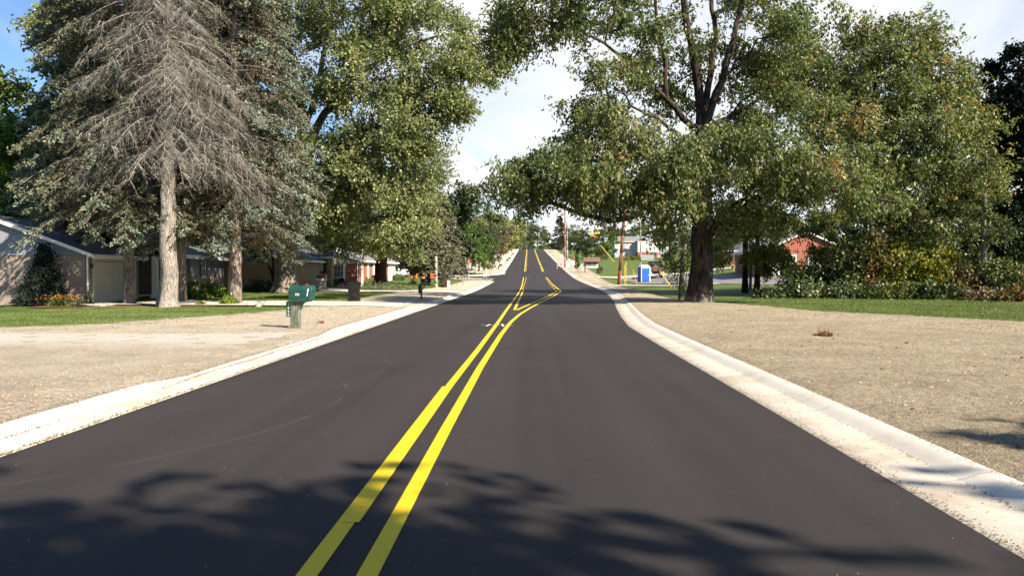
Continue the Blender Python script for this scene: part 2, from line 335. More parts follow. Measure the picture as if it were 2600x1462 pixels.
def m_paint():
    m, nt, N, L, b = _new('road paint yellow'); v = mapping(N, L); f = noise(N, L, v, 150, 4, .85); w = noise(N, L, v, 2.2, 6, .7)
    c = ramp(N, L, f, [(.3, (.70,.45,.005)), (.5, (.86,.61,.008)), (.7, (.90,.67,.012))]); c = mixc(N, L, ramp(N, L, w, [(.52, (0,0,0)), (.80, (.22,.22,.22))]), c, (.50,.34,.03))
    h = N.new('ShaderNodeMath'); h.operation = 'ADD'; L.new(f, h.inputs[0]); h.inputs[1].default_value = 0
    c = mixc(N, L, ramp(N, L, noise(N, L, v, 75, 3, .8), [(.69, (0,0,0)), (.75, (.5,.5,.5))]), c, (.16,.115,.04))
    L.new(c, b.inputs['Base Color']); b.inputs['Roughness'].default_value = .65; bump(N, L, f, .6, .008, b); return m
M['asphalt'] = m_asphalt(); M['kerb'] = m_concrete('new kerb concrete', (.62, .59, .52), joint=3.0, amt=.45)
M['gutter'] = m_concrete('dusty gutter concrete', (.62, .575, .48), joint=3.0, dirt=(.38, .30, .19), amt=.8)
M['drive'] = m_concrete('driveway concrete', (.60, .56, .48), joint=3.2); M['dirt'] = m_dirt('shoulder dirt'); M['dirt_pale'] = m_dirt('pale gravel shoulder', (.38,.33,.24), (.74,.67,.53), (.84,.79,.66))
M['grass'] = m_grass(); M['yellow'] = m_paint()
M['white_paint'] = plain('marking paint white', (.75, .75, .72), .6, .1, 30); M['mulch'] = plain('mulch', (.19, .075, .035), .95, .5, 22, bmp=1.0)
M['drive_grey'] = m_concrete('asphalt drive', (.20, .19, .19), joint=None, dirt=(.3,.27,.23), amt=.4)
M['gravel_pad'] = m_dirt('gravel pad', (.42,.36,.27), (.72,.65,.52), (.82,.77,.64), grass=False, sc=1.3)

def grid_sheet(name, ys, x0f, x1f, nx, m, lift, kind='structure', attr=None, zf=zt, parent=None, xs_pow=1.0, jitter=None):
    """a sheet between the curves x0f(y), x1f(y), draped on the terrain"""
    ys = np.asarray(ys, float); t = np.linspace(0, 1, nx)**xs_pow
    A = x0f(ys); B = x1f(ys); Xg = A[:, None]*(1-t)+B[:, None]*t; Yg = np.repeat(ys[:, None], nx, 1)
    if jitter is not None: Xg = Xg+jitter(Xg, Yg, t)
    Zg = zf(Xg, Yg)+(lift(Xg, Yg, t) if callable(lift) else lift)
    V = np.stack([Xg, Yg, Zg], -1).reshape(-1, 3); n = len(ys)
    i = np.arange((n-1)*(nx-1)); r = i//(nx-1); c = i % (nx-1); a = r*nx+c
    F = np.stack([a, a+1, a+nx+1, a+nx], -1)
    at_ = None if attr is None else {'edge': ('POINT', attr(Xg, Yg, t).ravel())}
    me = np_mesh(name, V, F, at_); o = link_mesh(name, me, m, parent, True); tag(o, kind=kind); return o
# ground: one sheet reaching past the horizon, sunk under the road corridor
gx = np.concatenate([[-1500, -600, -260, -140, -100, -75, -60, -50], np.arange(-42, -16, 1.5), np.arange(-16, 24, .5), np.arange(24, 50, 1.5), [55, 65, 80, 100, 140, 260, 600, 1500]])
gy = np.concatenate([[-400, -120, -60], np.arange(-30, 66, .6), np.arange(66, 160, 1.2), np.arange(160, 380, 3), np.arange(380, 800, 12), [1000, 1500, 3000]])
GX, GY = np.meshgrid(gx, gy); Z = zt(GX, GY)
ins = np.minimum(GX-xbl(GY), xbr(GY)-GX); Z = Z-np.clip(ins/.6, 0, 1)*.25+.02*np.clip(1-np.abs(GX)/200, 0, 1)*(ins < 0)*np.sin(GX*.9)*np.cos(GY*.7)
V = np.stack([GX, GY, Z], -1).reshape(-1, 3); nx = len(gx); i = np.arange((len(gy)-1)*(nx-1)); a = (i//(nx-1))*nx+i % (nx-1)
tag(link_mesh('lawn', np_mesh('lawn', V, np.stack([a, a+1, a+nx+1, a+nx], -1)), M['grass'], None, True), kind='structure')
ysn = np.concatenate([np.arange(-30, 70, .5), np.arange(70, 160, 1), np.arange(160, 372, 2), np.arange(372, 761, 6)])
tag(grid_sheet('road', ysn, lambda y: xl(y), lambda y: xr(y), 14, M['asphalt'], .004), kind='structure')
# driveway openings: kerb drops flush; the side street mouth on the left has no kerb
def ramp01(y, a, b, w=1.2): return np.clip((y-a)/w, 0, 1)*np.clip((b-y)/w, 0, 1)
OPL = [(10.2, 20.3), (33.5, 41.5), (56, 63), (150, 155), (170, 175), (200, 205), (235, 240), (270, 275)]
OPR = [(84, 90), (128, 134)]
def kerbL(y): return .12*(1-np.clip(sum(ramp01(y, a, b) for a, b in OPL), 0, 1)*.62)
def kerbR(y): return .080*(1-np.clip(sum(ramp01(y, a, b) for a, b in OPR), 0, 1)*.62)
prof = np.array([[0, -.012], [.02, .0], [.45, .008], [.58, .022], [.68, .07], [.76, .105], [.85, .115], [.93, .11], [.94, .02]])
def kerb(name, ys, edge, side, hf, mat_, part):
    P = prof[:4] if part == 'gutter' else prof[3:]
    E = edge(ys); h = hf(ys)/.115
    Xg = E[:, None]+side*P[:, 0][None]*(.85 if side > 0 else .66); Yg = np.repeat(ys[:, None], len(P), 1)
    zz = np.where(P[:, 1][None] > .03, P[:, 1][None]*h[:, None], P[:, 1][None])
    Zg = zt(Xg, Yg)+.008+zz; V = np.stack([Xg, Yg, Zg], -1).reshape(-1, 3); nx = len(P); i = np.arange((len(ys)-1)*(nx-1)); a = (i//(nx-1))*nx+i % (nx-1)
    F = np.stack([a, a+1, a+nx+1, a+nx], -1)
    if side < 0: F = F[:, ::-1]
    return tag(link_mesh(name, np_mesh(name, V, F), mat_, None, True), kind='structure')
yk = np.concatenate([np.arange(-30, 100, .4), [100]]); yk2 = np.concatenate([np.arange(135, 372, 1.5)])
ykr = np.concatenate([np.arange(-30, 100, .4), np.arange(100, 372, 1.5)])
for ys_, e_, s_, h_ in ((yk, xl, -1, kerbL), (yk2, xl, -1, kerbL), (ykr, xr, 1, kerbR)):
    kerb('gutter', ys_, e_, s_, h_, M['gutter'], 'gutter'); kerb('kerb', ys_, e_, s_, h_, M['kerb'], 'kerb')
# bare shoulders
def nz(x, y, s=1.0): return np.sin(x*1.7*s+y*2.3*s)*np.cos(y*1.1*s-x*.6)+.6*np.sin(x*5.1*s-y*4.3*s)*np.cos(y*3.7*s)+.35*np.sin(y*11.3*s+x*3)
def edgeatt_r(Xg, Yg, t): return np.clip(xbr(Yg)-Xg, 0, 20)
def edgeatt_l(Xg, Yg, t): return np.clip(Xg-xbl(Yg), 0, 20)
def mound(Xg, Yg, t):
    z = .055+.012*nz(Xg*1.3, Yg*1.3)+.05*np.clip((Xg-4)/6, 0, 1)
    return z+.10*np.clip((t-.0)/.02, 0, 1)*0
ysr = np.concatenate([np.arange(-12, 2, .4), np.arange(2, 20, .10), np.arange(20, 30, .16), np.arange(30, 100, .5), np.arange(100, 372, 2)])
_rg = np.random.default_rng(55)
def clod(Xg, Yg): return (_rg.random(Xg.shape)-.45)*.042*np.clip(1-(Yg-8)/34, .15, 1)
def lift_r(Xg, Yg, t):
    e = np.clip((Xg-xr(Yg)-.80)/.35, 0, 1); t0 = (t < .004)[None, :]*np.ones_like(Xg)
    base = (kerbR(Yg)+.010-.05*t0)*(1-e)+.10*e+clod(Xg, Yg)*np.clip(e+.15, 0, 1)+.03*np.sin(Yg*.35+Xg*.8)*e*np.clip((Xg-6)/6, 0, 1)
    out = np.clip((xbr(Yg)-Xg)/.7, 0, 1); return (base+.012*nz(Xg*2.1, Yg*2.1)*e)*out+.004-.05*(1-out)
def lift_l(Xg, Yg, t):
    e = np.clip((xl(Yg)-.61-Xg)/.35, 0, 1); base = np.minimum(kerbL(Yg)-.008, .11)*(1-e)+.07*e+clod(Xg, Yg)*.7*e*(1-((Yg > 9) & (Yg < 20)))
    out = np.clip((Xg-xbl(Yg))/.7, 0, 1); return (base+.010*nz(Xg*2.1, Yg*2.1)*e)*out+.004-.05*(1-out)
grid_sheet('shoulder_right', ysr, lambda y: xr(y)+.71+.03*nz(y*2.3, y*3.1, 2.2), lambda y: xbr(y)+.28*nz(y, y*.5, 1.3)+.10*nz(y*4, y*3.1, 2), 110, M['dirt'], lift_r, attr=edgeatt_r)
ysl = np.concatenate([np.arange(-12, 34, .25), np.arange(34, 100.5, .5)]); ysl2 = np.arange(134, 372, 2)
grid_sheet('shoulder_left', ysl, lambda y: xbl(y)+.28*nz(y, y*.5, 1.1)+.10*nz(y*4, y*3.1, 2), lambda y: xl(y)-.60, 70, M['dirt_pale'], lift_l, attr=edgeatt_l)
grid_sheet('shoulder_left', ysl2, lambda y: xbl(y), lambda y: xl(y)-.60, 20, M['dirt_pale'], lift_l, attr=edgeatt_l)
# side street on the left, between y 100 and 135
def st_lo(x): return np.interp(x, [-40, -9, -6.5, -5.2, -4.65], [110, 109, 107.5, 104.5, 100])
def st_hi(x): return np.interp(x, [-40, -14, -8, -6, -5, -4.7], [119, 119.5, 123, 127.5, 131, 135])
xs = np.concatenate([np.arange(-40, -10, 1.5), np.arange(-10, -4.6, .25), [-4.6]])
def xsheet(name, xs, lo, hi, ny, m, lift, kind='structure'):
    t = np.linspace(0, 1, ny); Yg = lo(xs)[:, None]*(1-t)+hi(xs)[:, None]*t; Xg = np.repeat(xs[:, None], ny, 1); Zg = zt(Xg, Yg)+lift
    V = np.stack([Xg, Yg, Zg], -1).reshape(-1, 3); i = np.arange((len(xs)-1)*(ny-1)); a = (i//(ny-1))*ny+i % (ny-1)
    return tag(link_mesh(name, np_mesh(name, V, np.stack([a, a+ny, a+ny+1, a+1], -1)), m, None, True), kind=kind)
xsheet('side_street', xs, st_lo, st_hi, 16, M['asphalt'], .04)
xsheet('side_street_shoulder', xs, lambda x: st_hi(x)+.5, lambda x: np.interp(x, [-40, -16, -4.6], [121.5, 123, 136]), 8, M['dirt'], .06)
xsheet('side_street_shoulder', xs, lambda x: np.interp(x, [-40, -12, -9, -4.6], [109, 106, 98, 97.5]), lambda x: st_lo(x)-.4, 8, M['dirt'], .055)
def stripkerb(pts, w=.5, h=.13, name='kerb', m=None):
    V = []; F = []; n = len(pts)
    for k, (x, y) in enumerate(pts):
        a = Vector(pts[max(0, k-1)]); b_ = Vector(pts[min(n-1, k+1)]); d = (b_-a).normalized(); q = Vector((-d.y, d.x))
        for o_, z_ in ((-w/2, 0), (-w/2+.06, h), (w/2-.06, h+.01), (w/2, 0)): V.append((x+q.x*o_, y+q.y*o_, z1(x+q.x*o_, y+q.y*o_)+z_+.03))
        if k: F += [(4*k-4+j, 4*k-3+j, 4*k+1+j, 4*k+j) for j in range(3)]
    mb = MB(); mb.v = V; mb.f = F; return tag(mb.build(name, m or M['kerb']), kind='structure')
stripkerb([(x, float(st_lo(x))-.1) for x in list(np.arange(-40, -9, 2))+list(np.arange(-9, -4.6, .4))])
stripkerb([(x, float(st_hi(x))+.2) for x in list(np.arange(-40, -12, 2))+list(np.arange(-12, -4.6, .4))], w=.7)
# driveways
def drive(name, ylo, yhi, xa, xb, m, lift=.10, n=24, slope=0, fl=1.0):
    xs = np.linspace(xa, xb, n); near = lambda x: np.clip(1-np.abs(x-xb)/2.5, 0, 1)*fl
    xs = np.concatenate([np.linspace(xa, xb, n)[:-1], [xb-.9, xb-.5, xb-.2, xb]]) if xb < 0 else np.concatenate([[xa, xa+.2, xa+.5, xa+.9], np.linspace(xa, xb, n)[1:]]); xs = np.unique(xs); e = xb if xb < 0 else xa
    lf = (.052+(lift-.052)*np.clip(np.abs(xs-e)/1.1, 0, 1))[:, None]
    return xsheet(name, xs, lambda x: ylo-near(x)+(x-xb)*slope, lambda x: yhi+near(x)+(x-xb)*slope, 10, m, lf)
drive('driveway', 9.8, 19.2, -40, -5.20, M['gravel_pad'], .080, 50)
drive('driveway', 34.6, 39.9, -19.5, -5.20, M['drive'], .092, 40, slope=-.10)
drive('driveway', 35.9, 37.8, -24.5, -19.3, M['drive'], .085, 10)
drive('driveway', 57.2, 61.8, -16, -5.20, M['drive'], .10, 20)
for y0 in (150, 170, 200, 235, 270): drive('driveway', y0+.5, y0+4.5, -24, -5.9, M['drive'], .10, 12)
drive('driveway', 84.8, 88.6, 7.05, 20, M['drive'], .10, 20, slope=.45); drive('driveway', 129, 133.3, 7.05, 34, M['drive'], .10, 20, slope=.35)
xsheet('parking_lane', np.arange(13, 70, 1.0), lambda x: np.interp(x, [13, 18, 24, 34, 70], [97, 92, 78, 72, 66]), lambda x: np.interp(x, [13, 18, 26, 34, 70], [126, 136, 120, 92, 78]), 20, M['drive_grey'], .05)
xsheet('patio', np.linspace(-18.6, -10.8, 8), lambda x: x*0+61.5, lambda x: x*0+66, 5, M['drive'], .05)
xsheet('mulch_bed', np.linspace(-22.5, -14.4, 20), lambda x: 34.3+.25*np.sin(x*2.1), lambda x: 37.4+.2*np.sin(x*1.7)+np.clip(-(x+19), 0, 4)*.0, 6, M['mulch'], .035)
# painted lines
def stripe(name, pts, w, m=None, lift=.009, mb=None):
    out = mb or MB(); n = len(pts); V = []; F = []
    for k, (x, y) in enumerate(pts):
        a = Vector(pts[max(0, k-1)]); b_ = Vector(pts[min(n-1, k+1)]); d = (b_-a).normalized(); q = Vector((-d.y, d.x))*w/2
        for sx in (-1, 1): V.append((x+q.x*sx, y+q.y*sx, z1(x, y)+lift))
        if k: F.append((2*k-2, 2*k-1, 2*k+1, 2*k))
    out.add(V, F)
    if mb is None: return tag(out.build(name, m or M['yellow']), kind='structure')
def resamp(P, step=1.0):
    P = np.array(P, float); ys = np.arange(P[0, 1], P[-1, 1]+1e-6, step); 
    if ys[-1] < P[-1, 1]: ys = np.append(ys, P[-1, 1])
    return [(float(np.interp(y, P[:, 1], P[:, 0])), float(y)) for y in ys]
LL = [(-1.165, 2), (-1.17, 10.9), (-1.12, 16), (-1.06, 24), (-1.05, 33), (-1.0, 50), (-.98, 66)]
mb = MB(); stripe('', resamp([(-1.18, 2), (-1.185, 10.9)], .5), .115, mb=mb); stripe('', resamp([(-1.15, 4.95), (-1.15, 10.9), (-1.10, 16), (-1.06, 24), (-1.05, 33), (-1.0, 50), (-.98, 66), (-1.0, 80), (-1.12, 100), (-1.22, 119)], .7), .11, lift=.012, mb=mb)
tag(mb.build('centre_line', M['yellow']), kind='structure')
stripe('centre_line', resamp([(-.86, 2), (-.87, 8), (-.86, 13), (-.78, 20), (-.66, 25), (-.45, 29.5), (-.05, 35), (.55, 42), (1.35, 51), (2.0, 59), (2.35, 64), (2.42, 67.5), (2.38, 72), (2.3, 90), (2.26, 119)], .6), .115)
# inner lines of the turn bay taper
mb = MB(); stripe('', resamp([(-.72, 33), (-.72, 60), (-.70, 68)], 1), .11, mb=mb)
stripe('', resamp([(-.62, 32.9), (-.3, 36.5), (.35, 43.5), (1.1, 52), (1.75, 60), (2.02, 64.5), (2.08, 67)], .8), .11, mb=mb)
tag(mb.build('turn_bay_line', M['yellow']), kind='structure')
mb = MB()
for y in np.arange(71, 118, 6.5): stripe('', resamp([(-.80, y), (-.82, y+2.4)], 1.2), .12, mb=mb); stripe('', resamp([(2.05, y), (2.05, y+2.4)], 1.2), .12, mb=mb)
for y in np.arange(145, 350, 7.5): stripe('', resamp([(-1.02-(y-145)*.0042, y), (-1.03-(y-145)*.0042, y+2.6)], 1.3), .16, mb=mb); stripe('', resamp([(1.9-(y-145)*.0042, y), (1.9-(y-145)*.0042, y+2.6)], 1.3), .16, mb=mb)
tag(mb.build('turn_lane_dashes', M['yellow']), kind='structure')
stripe('centre_line', resamp([(-1.28, 144), (-2.2, 350), (-2.4, 372)], 3), .17); stripe('centre_line', resamp([(2.15, 144), (1.3, 350), (1.1, 372)], 3), .17)
stripe('centre_line', resamp([(-6.2, 560), (-10.8, 690)], 8), .3); stripe('centre_line', resamp([(-3.5, 560), (-8, 690)], 8), .3)
mb = MB(); p0 = hit(1243, 834)
stripe('', [(-1.5, 23.35), (-.55, 23.35)], .05, mb=mb, lift=.018); stripe('', [(-1.32, 22.9), (-1.26, 23.8)], .05, mb=mb, lift=.018); stripe('', [(-.82, 22.8), (-.9, 23.9)], .06, mb=mb, lift=.018)
tag(mb.build('survey_mark', M['white_paint']), kind='structure')
# ------------------------------------------------------------------ houses
M['siding_grey'] = siding('grey lap siding', (.22, .23, .26)); M['siding_blue'] = siding('pale blue siding', (.36, .42, .48), .13); M['siding_white'] = siding('white siding', (.62, .60, .55), .15)
M['siding_apt'] = siding('apartment grey siding', (.42, .44, .47), .2)
M['brick_grey'] = brick('grey tan brick', (.25, .20, .17), (.34, .28, .23), (.20, .18, .16)); M['brick_tan'] = brick('tan brick', (.42, .30, .17), (.36, .25, .14), (.30, .24, .17)); M['brick_red'] = brick('red brick', (.36, .105, .058), (.29, .08, .045), (.32, .25, .20))
M['brick_dark'] = brick('brown brick', (.16, .075, .055), (.12, .055, .045), (.14, .10, .09))
M['roof_blue'] = shingle('blue grey shingles', (.18, .20, .235)); M['roof_grey'] = shingle('grey shingles', (.26, .26, .26)); M['roof_dark'] = shingle('dark shingles', (.075, .085, .11))
M['trim'] = plain('white trim', (.78, .77, .74), .5, .05, 8); M['trim_cream'] = plain('cream trim', (.62, .58, .50), .5, .06, 8); M['door_dark'] = plain('dark green door', (.02, .035, .035), .4, .1, 5)
M['shutter'] = plain('dark shutter', (.05, .055, .065), .5, .1, 8); M['garage'] = plain('cream garage door', (.60, .55, .46), .55, .08, 2.5)
def m_glass():
    m, nt, N, L, b = _new('window glass'); n1 = noise(N, L, mapping(N, L), 2.3, 3); L.new(ramp(N, L, n1, [(.35, (.012,.014,.017)), (.7, (.06,.07,.075))]), b.inputs['Base Color']); b.inputs['Roughness'].default_value = .08; b.inputs['Specular IOR Level'].default_value = .6; return m
M['glass'] = m_glass()
def part(name, m, par, *boxes, bevel=0, smooth=False):
    mb = MB()
    for b in boxes: mb.box(*b)
    return mb.build(name, m, par, bevel=bevel, smooth=smooth)
def window(par, x0, x1, z0, z1, y=None, x=None, side=-1, fr=None, cols=2, rows=2, w=.07, sill=True, cover=None):
    """window in a wall facing local -Y (y given) or local +X / -X (x given, side)"""
    fr = fr or M['trim']; F = MB(); Gm = MB()
    def bx(mb, a0, a1, c0, c1, d0, d1):
        if y is not None: mb.box(a0, a1, y-d1, y-d0, c0, c1)
        else: mb.box(min(x+side*d0, x+side*d1), max(x+side*d0, x+side*d1), a0, a1, c0, c1)
    bx(F, x0, x1, z0, z0+w, -.03, .05); bx(F, x0, x1, z1-w, z1, -.03, .05); bx(F, x0, x0+w, z0+w, z1-w, -.03, .05); bx(F, x1-w, x1, z0+w, z1-w, -.03, .05)
    for i in range(1, cols): c = x0+(x1-x0)*i/cols; bx(F, c-.014, c+.014, z0+w, z1-w, .0, .026)
    for i in range(1, rows):
        c = z0+(z1-z0)*i/rows; h = .03 if i*2 == rows else .014; bx(F, x0+w, x1-w, c-h, c+h, .002, .028)
    f = F.build('window', fr, par); bx(Gm, x0+w, x1-w, z0+w, z1-w, -.02, .008); Gm.build('pane', M['glass'], f)
    if sill: S = MB(); bx(S, x0-.08, x1+.08, z0-.08, z0-.002, -.02, .10); S.build('sill', fr, f)
    if cover: cmb = MB(); bx(cmb, *cover, .03, .05); cmb.build('blind', M['trim'], f)
    return f
def gable_roof(name, par, m, u0, u1, v0, v1, ze, zr, over=.45, th=.12, axis='x', fascia=None):
    """ridge runs along local axis; eaves at v0 and v1"""
    mb = MB(); vm = (v0+v1)/2; sl = (zr-ze)/((v1-v0)/2); e = ze-over*sl
    for s_ in (-1, 1):
        vo = v0-over if s_ < 0 else v1+over
        q = [(vo, e), (vm, zr), (vm, zr+th), (vo, e+th)]
        for uu in (0,):
            A = [(u0-over*.7, a, b) if axis == 'x' else (a, u0-over*.7, b) for a, b in q]; B = [(u1+over*.7, a, b) if axis == 'x' else (a, u1+over*.7, b) for a, b in q]
            mb.add(A+B, [(0,1,2,3), (4,7,6,5), (0,4,5,1), (1,5,6,2), (2,6,7,3), (3,7,4,0)])
    r = mb.build(name, m, par)
    if fascia:
        fb = MB()
        for s_ in (-1, 1):
            vo = v0-over if s_ < 0 else v1+over; o_ = .02*s_
            for uu in (u0-over*.7-.03, u1+over*.7):
                q = [(vo, e-.04), (vm, zr-.04), (vm, zr+th+.01), (vo, e+th+.01)]; A = [(uu, a, b) if axis == 'x' else (a, uu, b) for a, b in q]; B = [(uu+.03, a, b) if axis == 'x' else (a, uu+.03, b) for a, b in q]
                fb.add(A+B, [(0,1,2,3), (4,7,6,5), (0,4,5,1), (1,5,6,2), (2,6,7,3), (3,7,4,0)])
            lo, hi = (vo-.03, vo) if s_ < 0 else (vo, vo+.03)
            if axis == 'x': fb.box(u0-over*.7, u1+over*.7, lo, hi, e-.05, e+th)
            else: fb.box(lo, hi, u0-over*.7, u1+over*.7, e-.05, e+th)
        fb.build('fascia', fascia, par)
    return r
def gable_end(name, par, m, u, v0, v1, ze, zr, axis='x', th=.12, z0=None):
    z0 = ze if z0 is None else z0; poly = [(v0, z0), (v1, z0), (v1, ze), ((v0+v1)/2, zr), (v0, ze)] if z0 < ze else [(v0, ze), (v1, ze), ((v0+v1)/2, zr)]
    mb = MB()
    if axis == 'x': mb.add([(u, a, b) for a, b in poly]+[(u+th, a, b) for a, b in poly], [tuple(range(len(poly))), tuple(range(len(poly), 2*len(poly)))[::-1]]+[(i, (i+1) % len(poly), len(poly)+(i+1) % len(poly), len(poly)+i) for i in range(len(poly))])
    else: mb.add([(a, u, b) for a, b in poly]+[(a, u+th, b) for a, b in poly], [tuple(range(len(poly))), tuple(range(len(poly), 2*len(poly)))[::-1]]+[(i, (i+1) % len(poly), len(poly)+(i+1) % len(poly), len(poly)+i) for i in range(len(poly))])
    return mb.build(name, m, par)
# grey ranch house: local +Y runs away from the camera along the front wall, local -X points away from the road
hA = empty('ranch_house', (-21.6, 37.6, z1(-21.6, 37.6)), 'grey brick and siding ranch house with cream garage door behind the spruces', 'house', rz=math.atan2(.15, .988))
part('wall', M['brick_grey'], hA, (-9, 0, 0, .2, -.3, 2.55), (-9, -8.8, .2, 22, -.3, 2.55), (-.2, 0, .2, .95, -.3, 2.55), (-.2, 0, 6.9, 7.5, -.3, 2.55), (-2.3, -2.1, 7.5, 13.2, -.3, 2.55), (-9, 1.4, 21.8, 22, -.3, 2.55), (1.2, 1.4, 13.2, 21.8, -.3, 1.35), (-2.1, 1.4, 13.0, 13.2, -.3, 1.35), (-2.1, -.2, 7.3, 7.5, -.3, 2.55))
part('upper_wall', M['siding_grey'], hA, (1.2, 1.4, 13.2, 21.8, 1.35, 2.75), (-2.1, 1.4, 13.0, 13.2, 1.35, 2.75)); part('header', M['siding_grey'], hA, (-.2, 0, .95, 6.9, 2.15, 2.55))
gable_end('gable', hA, M['siding_grey'], -.04, -9, 0, 2.5, 4.25, axis='y', z0=2.38)
gable_roof('roof', hA, M['roof_blue'], 0, 7.4, -9, 0, 2.5, 4.25, over=.45, axis='y', fascia=M['trim'])
gable_roof('roof', hA, M['roof_blue'], 7.9, 22, -9, 1.4, 2.72, 4.75, over=.45, axis='y', fascia=M['trim'])
gd = part('garage_door', M['garage'], hA, *[(-.14, -.07, 1.0, 6.85, .0+.53*i, .52+.53*i) for i in range(4)]); part('door_panel', M['garage'], gd, *[(-.075, -.055, 1.15+1.43*j, 2.4+1.43*j, .10+.53*i, .42+.53*i) for i in range(4) for j in range(4)])
part('door_frame', M['trim_cream'], hA, (-.06, .03, .84, .97, -.05, 2.25), (-.06, .03, 6.87, 7.0, -.05, 2.25), (-.06, .03, .97, 6.87, 2.13, 2.26))
mb = MB(); mb.bar((.12, -.06, 2.35), (.12, -.06, .05), .045); mb.bar((.35, -.06, 2.45), (.12, -.06, 2.3), .045); mb.build('downspout', M['trim'], hA)
part('gutter', M['trim'], hA, (.42, .54, -.3, 7.4, 2.24, 2.36)); part('gutter', M['trim'], hA, (1.83, 1.95, 7.6, 22.2, 2.42, 2.54))
ch = part('chimney', plain('pale grey chimney brick', (.40, .39, .38), .8, .15, 6), hA, (-5.6, -4.4, 10.6, 11.8, 3.6, 5.35)); part('chimney_cap', M['trim_cream'], ch, (-5.7, -4.3, 10.5, 11.9, 5.35, 5.45))
part('door', M['door_dark'], hA, (-2.08, -2.02, 8.5, 9.5, .2, 2.25)); part('door_frame', M['trim'], hA, (-2.09, -1.98, 8.38, 8.5, .1, 2.35), (-2.09, -1.98, 9.5, 9.62, .1, 2.35), (-2.09, -1.98, 8.5, 9.5, 2.25, 2.35))
part('step', M['drive'], hA, (-2.08, -.8, 8.2, 12.6, -.2, .18))
for yy in (8.0, 11.9): part('porch_column', M['trim'], hA, (.55, .85, yy, yy+.3, .1, 2.5), (.48, .92, yy-.07, yy+.37, -.2, .25))
part('porch_wall', M['siding_grey'], hA, (-2.09, -2.03, 9.7, 12.9, .9, 2.5))
window(hA, 10.2, 11.8, .9, 2.1, x=-2.02, side=1); window(hA, 15.6, 16.6, 1.25, 2.4, x=1.41, side=1)
part('shutter', M['shutter'], hA, (1.41, 1.45, 15.2, 15.55, 1.2, 2.42)); part('shutter', M['shutter'], hA, (1.41, 1.45, 16.66, 17.0, 1.2, 2.42)); part('house_lamp', M['shutter'], hA, (.01, .13, .55, .67, 1.75, 2.0), bevel=.02)
window(hA, -8.2, -6.6, .7, 1.9, y=-.0)
# tan house: brick with pale blue gable, chimney, stoop and sliding door
o = Vector((-19.4, 60.5, z1(-21, 61)-.05))
hB = empty('tan_house', o, 'tan brick house with pale blue gable, sliding door and dark roof behind the huge maple', 'house')
part('wall', M['brick_tan'], hB, (-8.6, 0, 0, .25, -.3, 2.5), (-.25, 0, .25, 11.7, -.3, 2.5), (-8.6, 1.0, 11.5, 11.75, -.3, 3.0), (-8.6, -8.35, .25, 20, -.3, 3.0), (.75, 1.0, 11.75, 13, -.3, 3.0))
gable_end('gable', hB, M['siding_blue'], -.03, -8.6, 0, 2.5, 4.3, axis='y', z0=2.45); gable_roof('roof', hB, M['roof_dark'], 0, 11.4, -8.6, 0, 2.5, 4.3, axis='y', fascia=M['trim'])
gable_roof('roof', hB, M['roof_dark'], -8.6, .95, 11.5, 20, 2.95, 5.2, axis='x', fascia=M['trim'])
ch = part('chimney', M['brick_red'], hB, (-.6, .5, 14.6, 15.6, 4.2, 6.1)); part('chimney_cap', M['drive'], ch, (-.68, .58, 14.5, 15.7, 6.1, 6.2))
sd_ = window(hB, -2.55, -1.15, .55, 2.65, y=11.5, cols=2, rows=1, fr=M['trim_cream'], sill=False); sd_.name = 'sliding_door'
window(hB, -.55, .55, 1.45, 2.55, y=11.5, cols=3, rows=2, fr=M['shutter'], cover=(-.33, .22, 1.5, 2.5))
part('stoop', M['drive'], hB, (-4.4, -.4, 9.6, 11.5, -.3, .50)); part('stoop_step', M['drive'], hB, (-1.6, .2, 9.0, 9.6, -.3, .28), (-.4, .6, 9.6, 10.6, -.3, .28)); part('porch_post', M['trim_cream'], hB, (-3.35, -3.2, 9.8, 9.95, .5, 2.8))
mb = MB(); mb.lathe([(.0, 0), (.07, .02), (.09, .1), (.05, .19), (0, .2)], (-2.85, 11.38, 2.1), 10); mb.build('porch_lamp', M['trim'], hB, smooth=True)
# red brick house: wing with white pilasters towards the road
oC = Vector((X(906, 73.2), 73.2, z1(-16.3, 73.2)-.05)); wC = 2.3
hC = empty('brick_house', oC, 'red brick house with white corner boards and small paned window beyond the grills', 'house')
part('wall', M['brick_red'], hC, (-wC, 0, 0, .25, -.3, 2.45), (-.25, 0, .25, 21, -.3, 2.45), (-wC-6, -wC-5.7, 3, 21, -.3, 2.45), (-wC-6, -.25, 20.7, 21, -.3, 2.45), (-wC-6, -wC, 3, 3.2, -.3, 2.45))
part('frieze', M['trim_cream'], hC, (-wC, .03, -.05, -.002, 2.16, 2.5), (.002, .05, -.05, 21, 2.16, 2.5))
window(hC, -2.18, -1.2, .8, 2.12, y=-.002, cols=3, rows=6, w=.10, fr=M['trim'])
part('window_surround', M['trim'], hC, (-2.3, -2.185, -.05, .0, .5, 2.14), (-1.195, -1.07, -.05, .0, .5, 2.14), (-2.18, -1.2, -.05, .0, .5, .715))
gable_roof('roof', hC, M['roof_grey'], 0, 21, -8.3, 0, 2.5, 4.1, over=.4, axis='y', fascia=M['trim'])
gable_end('gable', hC, M['trim'], .12, -8.3, 0, 2.5, 4.05, axis='y', z0=2.47)
for yy in (1.9, 4.6, 7.4): part('pilaster', M['trim'], hC, (.0, .09, yy, yy+.5, -.2, 2.16))
mb = MB(); mb.bar((.07, -.07, 2.4), (.07, -.07, .12), .05); mb.bar((.07, -.07, .12), (.55, -.25, .0), .05); mb.build('downspout', M['trim'], hC)
window(hC, 9.2, 11.0, .3, 2.1, x=.004, side=1, w=.16); part('garage_door', M['trim'], hC, (.002, .06, 16.2, 20.4, -.1, 2.12))
